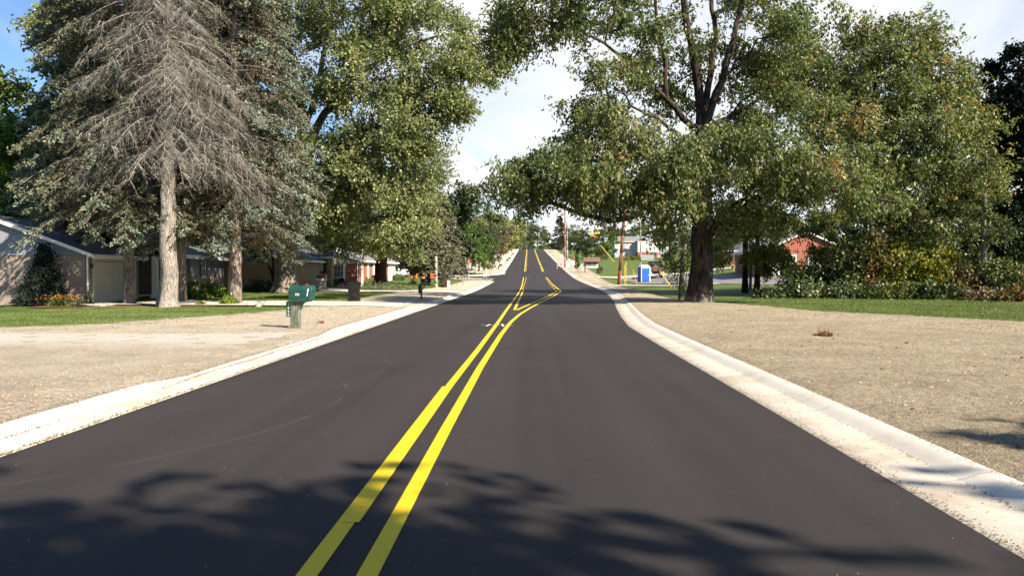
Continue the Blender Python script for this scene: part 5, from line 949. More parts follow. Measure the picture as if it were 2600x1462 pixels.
M['blue_pl'] = plain('blue plastic', (.012, .10, .50), .4, .1, 6); M['maroon'] = plain('maroon enamel', (.26, .012, .025), .25, .08, 9, spec=.6); M['rock'] = plain('pale rock', (.50, .43, .32), .85, .25, 9, bmp=.8); M['cabinet'] = plain('grey cabinet', (.50, .50, .49), .5, .08, 5)
# green mailbox --------------------------------------------------
p = hit(752, 840); mbx = empty('mailbox', p, 'scuffed green plastic mailbox on a wide speckled post in the near gravel', 'mailbox', rz=R(-14))
def boxprof(w, h, n=9):                                # mailbox section: flat floor, arched lid (y, z)
    a = [(-w/2, 0), (w/2, 0), (w/2, h*.62)]+[(w/2*math.cos(t), h*.62+h*.38*math.sin(t)) for t in np.linspace(.1, math.pi-.1, n)]+[(-w/2, h*.62)]; return a
def loft(mb, secs):                                    # sections: list of lists of 3d points of equal length
    n = len(secs[0]); vs = [q for s_ in secs for q in s_]; fs = [(i*n+j, i*n+(j+1) % n, (i+1)*n+(j+1) % n, (i+1)*n+j) for i in range(len(secs)-1) for j in range(n)]
    fs += [tuple(range(n))[::-1], tuple(range((len(secs)-1)*n, len(secs)*n))]; mb.add(vs, fs)
mb = MB(); mb.box(-.135, .115, -.075, .075, -.3, .80); mb.prism([(.115, .55), (.13, .60), (.16, .68), (.22, .75), (.33, .80), (.115, .80)], -.075, .075, 'y'); mb.build('post', M['mail_post'], mbx, bevel=.008)
secs = []
for x_, sc_, z0 in ((-.155, .86, .86), (-.13, 1.0, .845), (.0, 1.0, .835), (.40, 1.03, .83), (.43, .98, .835)):
    w = .29*sc_; h = .40*sc_; pr = boxprof(w, h); secs.append([(x_+(b_*.16 if x_ > .3 else 0), a_, z0+b_) for a_, b_ in pr])
mb = MB(); loft(mb, secs); body = mb.build('box', M['mail_green'], mbx, smooth=False, bevel=.006)
mb = MB(); mb.box(-.15, .40, -.152, .152, .800, .832); mb.box(-.12, .38, -.156, .156, .895, .905); mb.build('tray', M['green_dark'], mbx, bevel=.01)
mb = MB(); loft(mb, [[(x_+b_*.16, a_*k_, .835+b_*k_) for a_, b_ in boxprof(.30, .41)] for x_, k_ in ((.435, 1.0), (.475, .98), (.49, .85))]); mb.build('door', M['mail_green'], mbx, bevel=.005)
mb = MB(); mb.add([(.405, -.153, .95), (.44, -.153, 1.15), (.47, -.153, 1.15), (.43, -.153, .95), (.405, -.14, .95), (.44, -.14, 1.15), (.47, -.14, 1.15), (.43, -.14, .95)], [(0,1,2,3), (4,7,6,5), (0,4,5,1), (1,5,6,2), (2,6,7,3), (3,7,4,0)]); mb.build('paper', M['white_pl'], mbx)
mb = MB(); mb.box(.28, .34, .02, .05, 1.22, 1.28); mb.build('flag', M['red'], mbx)
mb = MB(); mb.box(.07, .18, -.158, -.150, .965, 1.02); pl_ = mb.build('number_plate', M['white_pl'], mbx); text('4861', .038, (.125, -.1595, .992), (R(90), 0, 0), M['ink'], pl_, 'digits')
mb = MB(); mb.box(-.265, -.137, -.05, .05, .38, .80); mb.box(-.265, -.258, -.06, -.05, .38, .80); sp_ = mb.build('number_board', M['green_dark'], mbx)
for i, c_ in enumerate('3860'): text(c_, .10, (-.20, -.0515, .72-.095*i), (R(90), 0, 0), M['trim'], sp_, 'digits')
# black mailbox --------------------------------------------------
def post_box(px, py, label, post_m, box_m, hpost=1.0, rz=0, num=None, tube=True, sc=1.0, D_=None, group=None, L_=.52, boxes=1):
    q = hit(px, py) if D_ is None else gp(px, D_); r_ = empty('mailbox', q, label, 'mailbox', group, rz=rz); r_.scale = (sc, sc, sc)
    mb = MB(); mb.box(-.05, .05, -.05, .05, -.3, hpost+.28 if tube else hpost); mb.build('post', post_m, r_)
    mb = MB(); mb.box(.05, L_, -.05, .05, hpost-.06, hpost-.002) if not tube else mb.box(.05, L_-.02, -.09, .09, hpost-.14, hpost-.012); mb.build('arm', post_m, r_)
    mb = MB(); mb.bar((.04, 0, hpost-.42), (.26, 0, hpost-.1), .03, k=4); mb.build('brace', post_m, r_)
    mb = MB(); loft(mb, [[(x_, a_, hpost+b_) for a_, b_ in boxprof(.17, .22)] for x_ in (.06, L_)]); bx_ = mb.build('box', box_m, r_, bevel=.004)
    mb = MB(); loft(mb, [[(x_, a_*1.06, hpost-.004+b_*1.04) for a_, b_ in boxprof(.17, .22)] for x_ in (L_, L_+.02)]); mb.build('door', box_m, r_)
    if tube: mb = MB(); mb.box(-.17, -.055, -.055, .055, .38, .86); mb.build('newspaper_tube', M['black_pl'], r_, bevel=.01)
    if num: text(num, .085, ((L_+.06)/2, -.088, hpost+.11), (R(90), 0, 0), M['trim'], bx_, 'digits')
    return r_
post_box(1070, 762, 'black mailbox with a newspaper tube on a dark wooden post and brace', M['wood_grey'], M['black_pl'], 1.0, R(-4), '3880')
post_box(1175, 729, 'weathered grey wooden mailbox beyond the ornamental grass', M['wood_pink'], M['wood_grey'], .95, R(-6), None, False, D_=80)
for i, (px, Dd, lab) in enumerate([(1267, 143, 'black mailbox just past the side street corner, lowest of the far row'), (1284, 172, 'black mailbox second in the far row up the hill'), (1290.5, 188, 'black mailbox third in the far row up the hill'), (1300, 232, 'black mailbox highest in the far row up the hill')]):
    post_box(px, 0, lab, M['pole_grey'], M['black_pl'], .95, R(-8), None, True if i != 1 else False, D_=Dd, group='far mailboxes on the left shoulder', sc=1.12)
post_box(1469, 0, 'brown mailbox on a thin post beside the church sign', M['pole_grey'], plain('brown metal', (.10, .07, .05), .5, .1, 9), .95, R(182), None, False, D_=131)
# wheeled bin ------------------------------------------------------
q = hit(899, 769); bn = empty('wheeled_bin', q, 'black wheeled rubbish bin standing at the end of the shaded driveway', 'bin', rz=R(14))
def rr(w, d, r_=.06, n=3):
    P_ = []
    for cx_, cy_, a0 in ((w/2-r_, d/2-r_, 0), (-w/2+r_, d/2-r_, 90), (-w/2+r_, -d/2+r_, 180), (w/2-r_, -d/2+r_, 270)): P_ += [(cx_+r_*math.cos(R(a0+90*i/n)), cy_+r_*math.sin(R(a0+90*i/n))) for i in range(n+1)]
    return P_
mb = MB(); loft(mb, [[(a_, b_, z_) for a_, b_ in rr(w_, d_)] for z_, w_, d_ in ((0, .50, .52), (.55, .56, .62), (.66, .58, .66), (.67, .62, .70), (.93, .65, .74), (.94, .69, .78), (.98, .69, .78))]); mb.build('body', M['black_pl'], bn, smooth=False)
mb = MB(); loft(mb, [[(a_, b_, z_) for a_, b_ in rr(w_, d_)] for z_, w_, d_ in ((.984, .72, .80), (1.03, .73, .81), (1.06, .66, .74), (1.09, .5, .5))]); mb.build('lid', M['black_pl'], bn)
mb = MB(); mb.bar((-.26, .40, .98), (.26, .40, .98), .02); mb.bar((-.2, -.372, .80), (.2, -.372, .80), .018); mb.build('handle', M['black_pl'], bn)
for s_ in (-1, 1): mb = MB(); mb.bar((s_*.27, .24, .13), (s_*.33, .24, .13), .13, k=16); mb.build('wheel', M['rubber'], bn)
mb = MB(); mb.box(-.075, .075, -.352, -.346, .735, .765); mb.build('sticker', M['cabinet'], bn)
mb = MB(); loft(mb, [[(a_+.02, -.36-q_, .4+b_) for a_, b_ in rr(.22, .22, .04)] for q_ in (-.04, .0)]); mb.build('panel', M['black_pl'], bn)
# gas grill ----------------------------------------------------------
q = gp(816, 63.5); gr = empty('gas_grill', q, 'gas grill with red lid and steel cabinet on the patio', 'grill', rz=R(6))
mb = MB(); mb.box(-.36, .36, -.26, .26, .12, .70); mb.box(-.38, .38, -.28, .28, .06, .12); mb.build('cabinet', M['steel'], gr, bevel=.01)
for s_ in (-1, 1):
    mb = MB(); mb.box(s_*.175-.165, s_*.175+.165, -.275, -.262, .15, .67); d_ = mb.build('door', M['steel'], gr, bevel=.006); mb = MB(); mb.bar((s_*.06, -.30, .32), (s_*.06, -.30, .52), .012); mb.build('handle', M['trim'], d_)
mb = MB(); mb.box(-.40, .40, -.30, .28, .72, .86); mb.build('control_panel', M['white_pl'], gr, bevel=.01)
for i in range(4): mb = MB(); mb.bar((-.24+.16*i, -.34, .79), (-.24+.16*i, -.30, .79), .03, k=12); mb.build('knob', M['black_pl'], gr)
mb = MB(); loft(mb, [[(x_, a_, .86+b_) for a_, b_ in [(-.28, 0), (.26, 0), (.27, .16), (.18, .28), (-.02, .33), (-.2, .28), (-.28, .14)]] for x_ in (-.34, .34)]); mb.build('lid', M['maroon'], gr, bevel=.012)
for s_ in (-1, 1): mb = MB(); loft(mb, [[(x_, a_*1.03, .86+b_*1.03) for a_, b_ in [(-.28, 0), (.26, 0), (.27, .16), (.18, .28), (-.02, .33), (-.2, .28), (-.28, .14)]] for x_ in (s_*.342, s_*.39)]); mb.build('lid_end', M['steel'], gr)
mb = MB(); mb.bar((-.3, -.34, .96), (.3, -.34, .96), .014); mb.build('lid_handle', M['steel'], gr)
for s_ in (-1, 1): mb = MB(); mb.box(min(s_*.41, s_*.80), max(s_*.41, s_*.80), -.24, .22, .82, .86); mb.build('side_shelf', M['galv'], gr, bevel=.008)
for sx in (-.33, .33): 
    for sy in (-.22, .22): mb = MB(); mb.bar((sx-.015, sy, .035), (sx+.015, sy, .035), .035, k=10); mb.build('caster', M['rubber'], gr)
# kettle grill
q = gp(867, 63.8); kg = empty('kettle_grill', q, 'black kettle grill on splayed pale legs left of the wheeled bin', 'grill')
mb = MB(); mb.lathe([(0, .50), (.16, .52), (.27, .62), (.30, .74)], k=20); mb.build('bowl', M['black_pl'], kg, smooth=True); mb = MB(); mb.lathe([(.305, .74), (.30, .80), (.2, .93), (.08, .98), (0, .985)], k=20); mb.build('lid', M['black_pl'], kg, smooth=True); mb = MB(); mb.bar((-.05, 0, 1.02), (.05, 0, 1.02), .015); mb.bar((-.05, 0, .97), (-.05, 0, 1.02), .01); mb.bar((.05, 0, .97), (.05, 0, 1.02), .01); mb.build('lid_handle', M['wood_grey'], kg)
for a_ in (200, 330, 90): mb = MB(); mb.bar((.14*math.cos(R(a_)), .14*math.sin(R(a_)), .56), (.30*math.cos(R(a_)), .30*math.sin(R(a_)), 0), .016); mb.build('leg', M['steel'], kg)
mb = MB(); mb.lathe([(0, .22), (.2, .225), (.2, .235), (0, .24)], k=16); mb.build('ash_tray', M['steel'], kg); 
# camp chair
q = gp(938, 77.5); cc = empty('camp_chair', q, 'dark blue folding camp chair against the brick house side wall', 'chair', rz=R(-50)); mb = MB(); mb.box(-.27, .27, -.25, .25, .40, .43); mb.build('seat', plain('navy canvas', (.01, .02, .09), .8, .2, 9), cc); mb = MB(); mb.add([(-.27, .24, .42), (.27, .24, .42), (.30, .42, .95), (-.30, .42, .95), (-.27, .26, .42), (.27, .26, .42), (.30, .45, .95), (-.30, .45, .95)], [(0,1,2,3), (4,7,6,5), (0,4,5,1), (1,5,6,2), (2,6,7,3), (3,7,4,0)]); mb.build('backrest', bpy.data.materials['navy canvas'], cc)
for sx, sy in ((-.27, -.25), (.27, -.25), (-.27, .25), (.27, .25)): mb = MB(); mb.bar((sx*1.1, sy*1.1, 0), (sx, sy, .6 if sy < 0 else .45), .015); mb.build('leg', M['shutter'], cc)
# white car, seen from behind
q = gp(1009, 101); car = empty('parked_car', q, 'white estate car parked by the brick house, seen from the rear', 'car', rz=R(-9))
S_ = lambda w, zs_: [(-w/2, zs_[0]), (w/2, zs_[0]), (w/2*1.02, zs_[1]), (w/2*.99, zs_[2]), (-w/2*.99, zs_[2]), (-w/2*1.02, zs_[1])]
mb = MB(); loft(mb, [[(a_, y_, b_) for a_, b_ in S_(w_, z_)] for y_, w_, z_ in ((-2.35, 1.62, (.42, .6, .95)), (-2.25, 1.8, (.3, .62, 1.02)), (-1.2, 1.88, (.25, .65, 1.0)), (.9, 1.88, (.25, .65, .98)), (2.1, 1.8, (.28, .62, .88)), (2.4, 1.55, (.35, .55, .74)))]); mb.build('body', M['car_white'], car, bevel=.05, seg=3)
mb = MB(); loft(mb, [[(a_, y0+b_*.0, z_) for a_, z_, y0 in ((-w_/2, zz0, ya), (w_/2, zz0, ya), (wt/2, zz1, yb), (-wt/2, zz1, yb))] for (w_, wt, zz0, zz1, ya, yb) in ((1.66, 1.3, .99, 1.42, -2.15, -1.55), (1.7, 1.36, .97, 1.48, -1.2, -1.1), (1.7, 1.32, .96, 1.46, .3, .1), (1.62, 1.2, .94, 1.40, 1.0, .35))]); mb.build('cabin', M['car_white'], car, bevel=.04, seg=3)
mb = MB(); mb.add([(-.68, -2.10, 1.06), (.68, -2.10, 1.06), (.58, -1.66, 1.38), (-.58, -1.66, 1.38), (-.68, -2.0, 1.03), (.68, -2.0, 1.03), (.58, -1.6, 1.36), (-.58, -1.6, 1.36)], [(0,1,2,3), (4,7,6,5), (0,4,5,1), (1,5,6,2), (2,6,7,3), (3,7,4,0)]); mb.build('rear_window', M['glass'], car)
for s_ in (-1, 1):
    mb = MB(); mb.add([(s_*.845, -1.3, 1.02), (s_*.845, .7, 1.0), (s_*.70, .2, 1.38), (s_*.70, -1.2, 1.40), (s_*.82, -1.3, 1.02), (s_*.82, .7, 1.0), (s_*.67, .2, 1.38), (s_*.67, -1.2, 1.40)], [(0,1,2,3), (4,7,6,5), (0,4,5,1), (1,5,6,2), (2,6,7,3), (3,7,4,0)]); mb.build('side_window', M['glass'], car)
    mb = MB(); mb.box(s_*.8-.09, s_*.8+.09, -2.36, -2.22, .66, .93); mb.build('tail_lamp', M['tail_red'], car, bevel=.02); mb = MB(); mb.box(s_*.98-.09, s_*.98+.09, .55, .7, .95, 1.1); mb.build('mirror', M['car_white'], car, bevel=.02)
    for y_ in (-1.45, 1.45): mb = MB(); mb.bar((s_*.72, y_, .32), (s_*.93, y_, .32), .32, k=20); w_ = mb.build('wheel', M['rubber'], car); mb = MB(); mb.bar((s_*.925, y_, .32), (s_*.945, y_, .32), .20, k=14); mb.build('rim', M['steel'], w_)
mb = MB(); mb.box(-.26, .26, -2.37, -2.345, .64, .76); mb.build('licence_plate', M['cabinet'], car); mb = MB(); mb.box(-.85, .85, -2.42, -2.2, .36, .56); mb.build('bumper', M['car_white'], car, bevel=.04)
# orange barrels and barricades
def barrel(px, Dd, label, k=1.0):
    q = gp(px, Dd); b_ = empty('traffic_barrel', q, label, 'traffic barrel', 'orange barrels on the far lawn'); mb = MB(); mb.lathe([(0, .04), (.28, .04), (.27, .35), (.25, .36), (.24, .62), (.22, .63), (.21, .88), (.12, .95), (0, .95)], k=16); mb.build('drum', M['orange'], b_); 
    mb = MB(); mb.lathe([(.275, .20), (.268, .31)], k=16); mb.lathe([(.245, .45), (.24, .57)], k=16); mb.build('reflective_band', M['white_pl'], b_); mb = MB(); mb.lathe([(0, 0), (.38, 0), (.38, .05), (.28, .06)], k=12); mb.build('base', M['rubber'], b_); b_.scale = (k, k, k)
barrel(1057, 103, 'orange and white barrel standing upright behind the young sapling', .62); barrel(1045, 97, 'orange barrel partly hidden by the young sapling', .5)
q = gp(1073, 98); tb_ = empty('traffic_barrel', q, 'orange barrel alone on the grass, right of the sapling', 'traffic barrel', 'orange barrels on the far lawn'); mb = MB(); mb.lathe([(0, .05), (.34, .05), (.32, .28), (.25, .42), (0, .45)], k=16); mb.build('drum', M['orange'], tb_); mb = MB(); mb.lathe([(.35, .08), (.34, .17)], k=16); mb.build('reflective_band', M['white_pl'], tb_)
q = gp(1097, 99); fb_ = empty('barricade', q, 'small orange and white A-frame barricade by the multi stemmed tree', 'barricade'); mb = MB(); mb.box(-.45, .45, -.02, .02, .7, .9); mb.box(-.45, .45, -.02, .02, .35, .55); mb.build('board', M['orange'], fb_); mb = MB(); [mb.bar((s_*.42, t_*.3, 0), (s_*.42, 0, .95), .025, k=4) for s_ in (-1, 1) for t_ in (-1, 1)]; mb.build('frame', M['white_pl'], fb_)
# poles along the left
def pole(name, px, Dd, h, r0, r1, m, label, cat, lean=0, group=None):
    q = gp(px, Dd); o_ = empty(name, q, label, cat, group); mb = MB(); n_ = 5; mb.tube([(lean*h*i/n_, 0, -.3+(h+.3)*i/n_) for i in range(n_+1)], [r0+(r1-r0)*i/n_ for i in range(n_+1)], k=12); mb.build('pole', m, o_, smooth=True); return o_
wp = pole('utility_pole', 1107, 74, 2.9, .16, .13, M['wood_pink'], 'pale wooden pole rising into the drooping spruce beside the grass clump', 'utility pole')
q = gp(1139, 71.5); o_ = empty('utility_pedestal', q, 'cream utility pedestal beside the clump of ornamental grass', 'utility pedestal'); mb = MB(); mb.box(-.12, .12, -.12, .12, -.1, .68); mb.build('cabinet', M['trim_cream'], o_, bevel=.02); mb = MB(); mb.box(-.135, .135, -.135, .135, .685, .73); mb.build('lid', M['trim_cream'], o_, bevel=.015)
st = pole('stop_sign', 1190.5, 85, 2.75, .035, .035, M['galv'], 'back of a road sign with an orange flag on a steel post', 'road sign'); 
mb = MB(); mb.box(-.26, .26, .04, .05, 1.72, 2.36); mb.build('sign_plate', M['galv'], st); mb = MB(); mb.prism([(.24*math.cos(R(22.5+45*i)), 2.50+.24*math.sin(R(22.5+45*i))) for i in range(8)], .055, .062, 'y'); mb.build('top_plate', M['tail_red'], st); mb = MB(); mb.add([(-.06, -.04, 2.2), (.06, -.04, 2.2), (.16, -.1, 2.55), (.0, -.05, 2.8), (-.13, -.1, 2.5), (0, -.02, 2.45)], [(0, 1, 5), (1, 2, 5), (2, 3, 5), (3, 4, 5), (4, 0, 5)]); mb.build('flag', M['orange'], st, recalc=False)
lp = pole('street_lamp', 1166, 120, 3.6, .05, .045, M['trim_cream'], 'slim cream lamp post with lantern at the side street corner', 'street lamp'); mb = MB(); mb.lathe([(0, 3.6), (.10, 3.62), (.16, 3.95), (.2, 3.97), (.05, 4.15), (0, 4.2)], k=8); mb.build('lantern', M['shutter'], lp); mb = MB(); mb.lathe([(.112, 3.66), (.165, 3.93)], k=8); mb.build('lantern_glass', M['white_pl'], lp)
ss = pole('street_name_sign', 1167.2, 112, 2.6, .03, .03, M['galv'], 'green street name blades just below the lantern of the lamp post', 'street sign'); mb = MB(); mb.box(-.08, .62, -.02, -.005, 2.38, 2.6); mb.build('name_blade', M['sign_green'], ss); mb = MB(); mb.box(-.36, .1, .005, .02, 2.34, 2.58); mb.build('name_blade', M['sign_green'], ss)
pole('marker_post', 1150, 108, 3.1, .045, .045, M['white_pl'], 'plain white post with a dark cap left of the lamp post', 'post')
def yardsign(px, Dd, w, h, z0, label, bars, mt=None):
    q = gp(px, Dd); o_ = empty('yard_sign', q, label, 'sign', 'small signs at the side street corner'); mb = MB(); mb.box(-w/2, w/2, -.01, .01, z0, z0+h); b_ = mb.build('board', M['white_pl'], o_)
    mb = MB(); mb.bar((-w*.4, 0, -.2), (-w*.4, 0, z0), .02); mb.bar((w*.4, 0, -.2), (w*.4, 0, z0), .02); mb.build('stake', M['galv'], o_)
    if bars: mb = MB(); [mb.box(-w*.4, w*.4, -.016, -.011, z0+h*f, z0+h*(f+.16)) for f in bars]; mb.build('print', plain('navy print', (.03, .05, .2), .6, .1, 9), b_)
yardsign(1237, 118, .55, .36, .25, 'white yard sign with two dark blue lines beyond the street mouth', (.2, .62)); yardsign(1231.5, 93, .42, .30, .75, 'blank white yard sign on a post at the near street corner', ())
q = gp(1245, 150); o_ = empty('marker_stake', q, 'short pale stake pair in the gravel by the first far driveway', 'stake'); mb = MB(); mb.box(-.12, -.02, 0, .05, -.1, .8); mb.box(.1, .2, 0, .05, -.1, .8); mb.build('stake', M['trim_cream'], o_)
# right side ----------------------------------------------------------
p1 = pole('utility_pole', 1571, 86, 9.2, .20, .15, M['wood_pole'], 'leaning brown wooden utility pole at the right shoulder with orange flagging', 'utility pole', lean=.075)
mb = MB(); [MB().lathe([(.205, z_), (.215, z_+.015), (.205, z_+.03)], (.075*z_, 0, 0), 12).build('flagging_tape', M['orange'], p1) for z_ in (.9, 1.15, 1.4)]
mb = MB(); mb.bar((.26, -.05, 0), (.32, -.05, 6.8), .025); mb.build('conduit', M['galv'], p1); mb = MB(); mb.box(-.1, .2, -.25, -.18, 6.9, 7.0); mb.bar((-.1, -.2, 7.0), (-.55, -.3, 7.35), .03); mb.bar((-.1, -.2, 6.9), (-.6, -.3, 6.95), .03); mb.build('cable_bracket', M['galv'], p1)
for px, lab in ((1589, 'taller of two upright yellow guy guards beside the brown pole'), (1586.5, 'shorter upright yellow guy guard beside the brown pole')): pole('guy_guard', px, 84.5, 2.55 if px > 1588 else 2.2, .03, .03, M['yellow_pl'], lab, 'guy guard', group='yellow guy guards')
def guard(a, b, label, r_=.05):
    a = Vector(a); b = Vector(b); o_ = empty('guy_guard', a, label, 'guy guard', 'yellow guy guards'); mb = MB(); mb.bar((0, 0, 0), b-a, r_, k=8); mb.build('guard', M['yellow_pl'], o_); mb = MB(); mb.bar(b-a, (b-a)*3.2, .010, k=4); mb.build('guy_wire', M['galv'], o_); return o_
guard(gp(1618, 87), at(1607, 685, 86), 'thin slanting yellow guy guard left of the portable toilet', .03); guard(gp(1705, 80), at(1674, 688, 84), 'slanting yellow guy guard in the grass before the work truck', .055); guard(at(1559, 664, 175), at(1526, 624, 176), 'slanting yellow guy guard above the church lawn', .055)
q = gp(1571-17, 84); 
p2 = pole('utility_pole', 1439.5, 165, 9.4, .20, .17, M['pole_grey'], 'grey steel coloured pole front of the tall pair at the right shoulder', 'utility pole', group='tall pair of poles on the right shoulder')
p3 = pole('utility_pole', 1434.5, 166, 11.6, .16, .13, M['wood_orange'], 'orange brown wooden pole behind the grey one of the tall pair', 'utility pole', group='tall pair of poles on the right shoulder')
mb = MB(); mb.box(-1.5, .6, -.05, .05, 8.1, 8.25); mb.build('cross_arm', M['wood_orange'], p3); mb = MB(); mb.box(-.5, -.2, -.3, -.05, 3.2, 3.95); mb.build('meter_box', M['white_pl'], p3); mb = MB(); mb.box(-.28, .28, -.45, -.16, 0, 1.05); mb.build('cable_guard', M['cabinet'], p2, bevel=.04)
p4 = pole('utility_pole', 1627, 150, 9.5, .13, .10, M['pole_grey'], 'slim grey pole with a small transformer behind the portable toilet', 'utility pole', lean=-.01); mb = MB(); mb.lathe([(0, 6.2), (.22, 6.22), (.22, 6.9), (0, 6.95)], (.0, -.32, -2.6), 12); mb.build('transformer', M['galv'], p4); mb = MB(); mb.box(-.5, .5, -.06, .06, 7.4, 7.5); mb.build('cross_arm', M['pole_grey'], p4)
# wires
def wire(a, b, sag, r_, label, m=None, n=24):
    a = Vector(a); b = Vector(b); pts = [a.lerp(b, i/n)-Vector((0, 0, sag*4*(i/n)*(1-i/n))) for i in range(n+1)]; mb = MB(); mb.tube([p_-a for p_ in pts], r_, k=4); o_ = mb.build('overhead_wire', m or M['black_pl']); o_.location = a; return tag(o_, label, 'wire', 'overhead wires crossing the road')
wire(at(1436, 572, 165), at(1150, 584, 150), .25, .035, 'upper of the two dark wires crossing in front of the left hill trees'); wire(at(1436, 594, 165), at(1150, 592, 150), .2, .035, 'lower of the two dark wires crossing in front of the left hill trees')
wire(at(1436, 572, 165), at(1580, 562, 87), .3, .03, 'wire from the tall pair of poles to the brown pole'); wire(at(1436, 594, 165), at(1578, 589, 87), .2, .03, 'wire carrying the yellow sleeves between the poles')
wire(at(1578, 560, 87), at(1700, 566, 150), .2, .02, 'thin wire from the brown pole to the right past the slim grey pole'); wire(at(1160, 500, 140), at(1262, 506, 150), .1, .03, 'thin wire against the sky above the left hill'); wire(at(1215, 60, 60), at(1300, 66, 62), .1, .012, 'thin wire high in the sky gap'); wire(at(1586, 589, 86), at(1588, 735, 85), 0, .02, 'vertical service wire down beside the brown pole')
ys_ = empty('wire_sleeve', at(1511, 594, 120), 'bright yellow insulating sleeves on the wire beside the brown pole', 'wire sleeve'); mb = MB(); 
for i in range(4): mb.bar((-.8+.4*i, 0, -.06+.06*i), (-.48+.4*i, 0, -.02+.06*i), .17, .13, k=8)
mb.build('sleeve', M['yellow_pl'], ys_); mb = MB(); mb.bar((-.7, .05, -.25), (.2, .05, -.5), .07); mb.build('lower_sleeve', M['orange'], ys_)
# church sign
q = gp(1503, 138); cs = empty('church_sign', q, 'church notice sign under a small brown shingled roof', 'sign', rz=R(-3)); wS = 35.5*138/2000; zt_ = lambda py: at(1503, py, 138).z-q.z
for s_, dz_ in ((-1, .0), (1, -.35)): mb = MB(); mb.box(s_*wS/2-.07, s_*wS/2+.07, -.07, .07, -.5+dz_, zt_(664)); mb.build('post', plain('dark brown wood' , (.09, .05, .04), .7, .2, 6), cs)
mb = MB(); mb.box(-wS/2+.07, wS/2-.07, -.05, .05, zt_(681.5), zt_(665)); bd = mb.build('panel_frame', bpy.data.materials['dark brown wood'], cs); mb = MB(); mb.box(-wS/2+.16, wS/2-.16, -.075, -.052, zt_(680), zt_(665.5)); pn = mb.build('panel', M['white_pl'], bd); mb = MB(); mb.box(-wS/2+.17, wS/2-.17, -.082, -.076, zt_(670.5), zt_(665.6)); mb.build('header_band', plain('slate print', (.10, .12, .13), .6, .1, 9), pn)
text('Edgewood', .46, (0, -.086, zt_(668.8)), (R(90), 0, 0), M['ink'], pn, shear=.3); text('Church of God', .30, (0, -.086, zt_(674.6)), (R(90), 0, 0), M['ink'], pn)
mb = MB(); a_ = zt_(663.5); b_ = zt_(653.5); w_ = wS/2+.3; mb.add([(-w_, -.75, a_), (w_, -.75, a_), (w_-.15, 0, b_), (-w_+.15, 0, b_), (-w_, -.75, a_-.08), (w_, -.75, a_-.08), (w_-.15, 0, b_-.1), (-w_+.15, 0, b_-.1)], [(0,1,2,3), (4,7,6,5), (0,4,5,1), (1,5,6,2), (3,2,6,7), (3,7,4,0)]); mb.add([(-w_, .75, a_), (w_, .75, a_), (w_-.15, 0, b_), (-w_+.15, 0, b_), (-w_, .75, a_-.08), (w_, .75, a_-.08), (w_-.15, 0, b_-.1), (-w_+.15, 0, b_-.1)], [(0,3,2,1), (4,5,6,7), (0,1,5,4), (1,2,6,5), (3,7,6,2), (3,0,4,7)]); mb.build('roof', shingle('brown shingles', (.24, .13, .10)), cs); mb = MB(); mb.box(-.09, .09, -.45, -.25, a_-.2, a_-.02); mb.build('lamp', M['white_pl'], cs); mb = MB(); mb.box(-wS/2-.22, -wS/2-.1, -.02, .1, zt_(679), zt_(664.5)); mb.build('side_board', M['trim_cream'], cs)
# cabinets, road work signs near the tall poles
def cabinet(px, Dd, w, h, d, label, m=None, lines=True):
    q = gp(px, Dd); o_ = empty('utility_cabinet', q, label, 'utility cabinet', 'cabinets by the tall poles'); mb = MB(); mb.box(-w/2, w/2, 0, d, -.1, h); mb.build('housing', m or M['cabinet'], o_, bevel=.03)
    if lines: mb = MB(); [mb.box(-w/2+.08+i*(w-.1)/3, -w/2+.06+(i+.85)*(w-.1)/3, -.03, -.005, .12, h-.12) for i in range(3)]; mb.build('door', M['galv'] if m is None else m, o_)
cabinet(1442.5, 158, .9, 1.15, .6, 'pale utility cabinet at the foot of the tall poles', M['white_pl']); cabinet(1452, 156, .85, 1.2, .6, 'louvred grey utility cabinet right of the pale one'); cabinet(1477.5, 150, .55, 1.05, .5, 'plain dark grey utility box left of the church sign', M['galv'], False); cabinet(1425.5, 235, .75, .7, .5, 'small white box far up the right shoulder', M['white_pl'], False)
q = gp(1478, 149.4); o_ = empty('tilted_board', q+Vector((0, 0, 0)), 'pale green board leaning over the dark grey utility box', 'board', rz=0); mb = MB(); mb.bar((-.55, 0, .55), (.15, 0, 1.35), .10, k=4); mb.build('board', plain('pale green', (.55, .66, .45), .6, .1, 9), o_)
q = gp(1455.5, 148); o_ = empty('road_work_sign', q, 'grey and red route sign on a post before the narrow evergreen', 'road sign'); mb = MB(); mb.box(-.03, .03, 0, .04, -.8, 2.7); mb.build('post', M['galv'], o_); mb = MB(); mb.box(-.3, .3, -.02, .0, 1.0, 1.9); mb.build('grey_plate', M['cabinet'], o_); mb = MB(); mb.box(-.05, .32, -.03, -.005, 1.95, 2.4); mb.build('red_plate', M['red'], o_); mb = MB(); mb.box(.1, .35, -.03, -.005, 2.42, 2.62); mb.build('green_plate', M['sign_green'], o_)
q = gp(1424, 156); o_ = empty('barricade_boards', q, 'pile of tilted red and white barricade boards by the road edge', 'barricade')
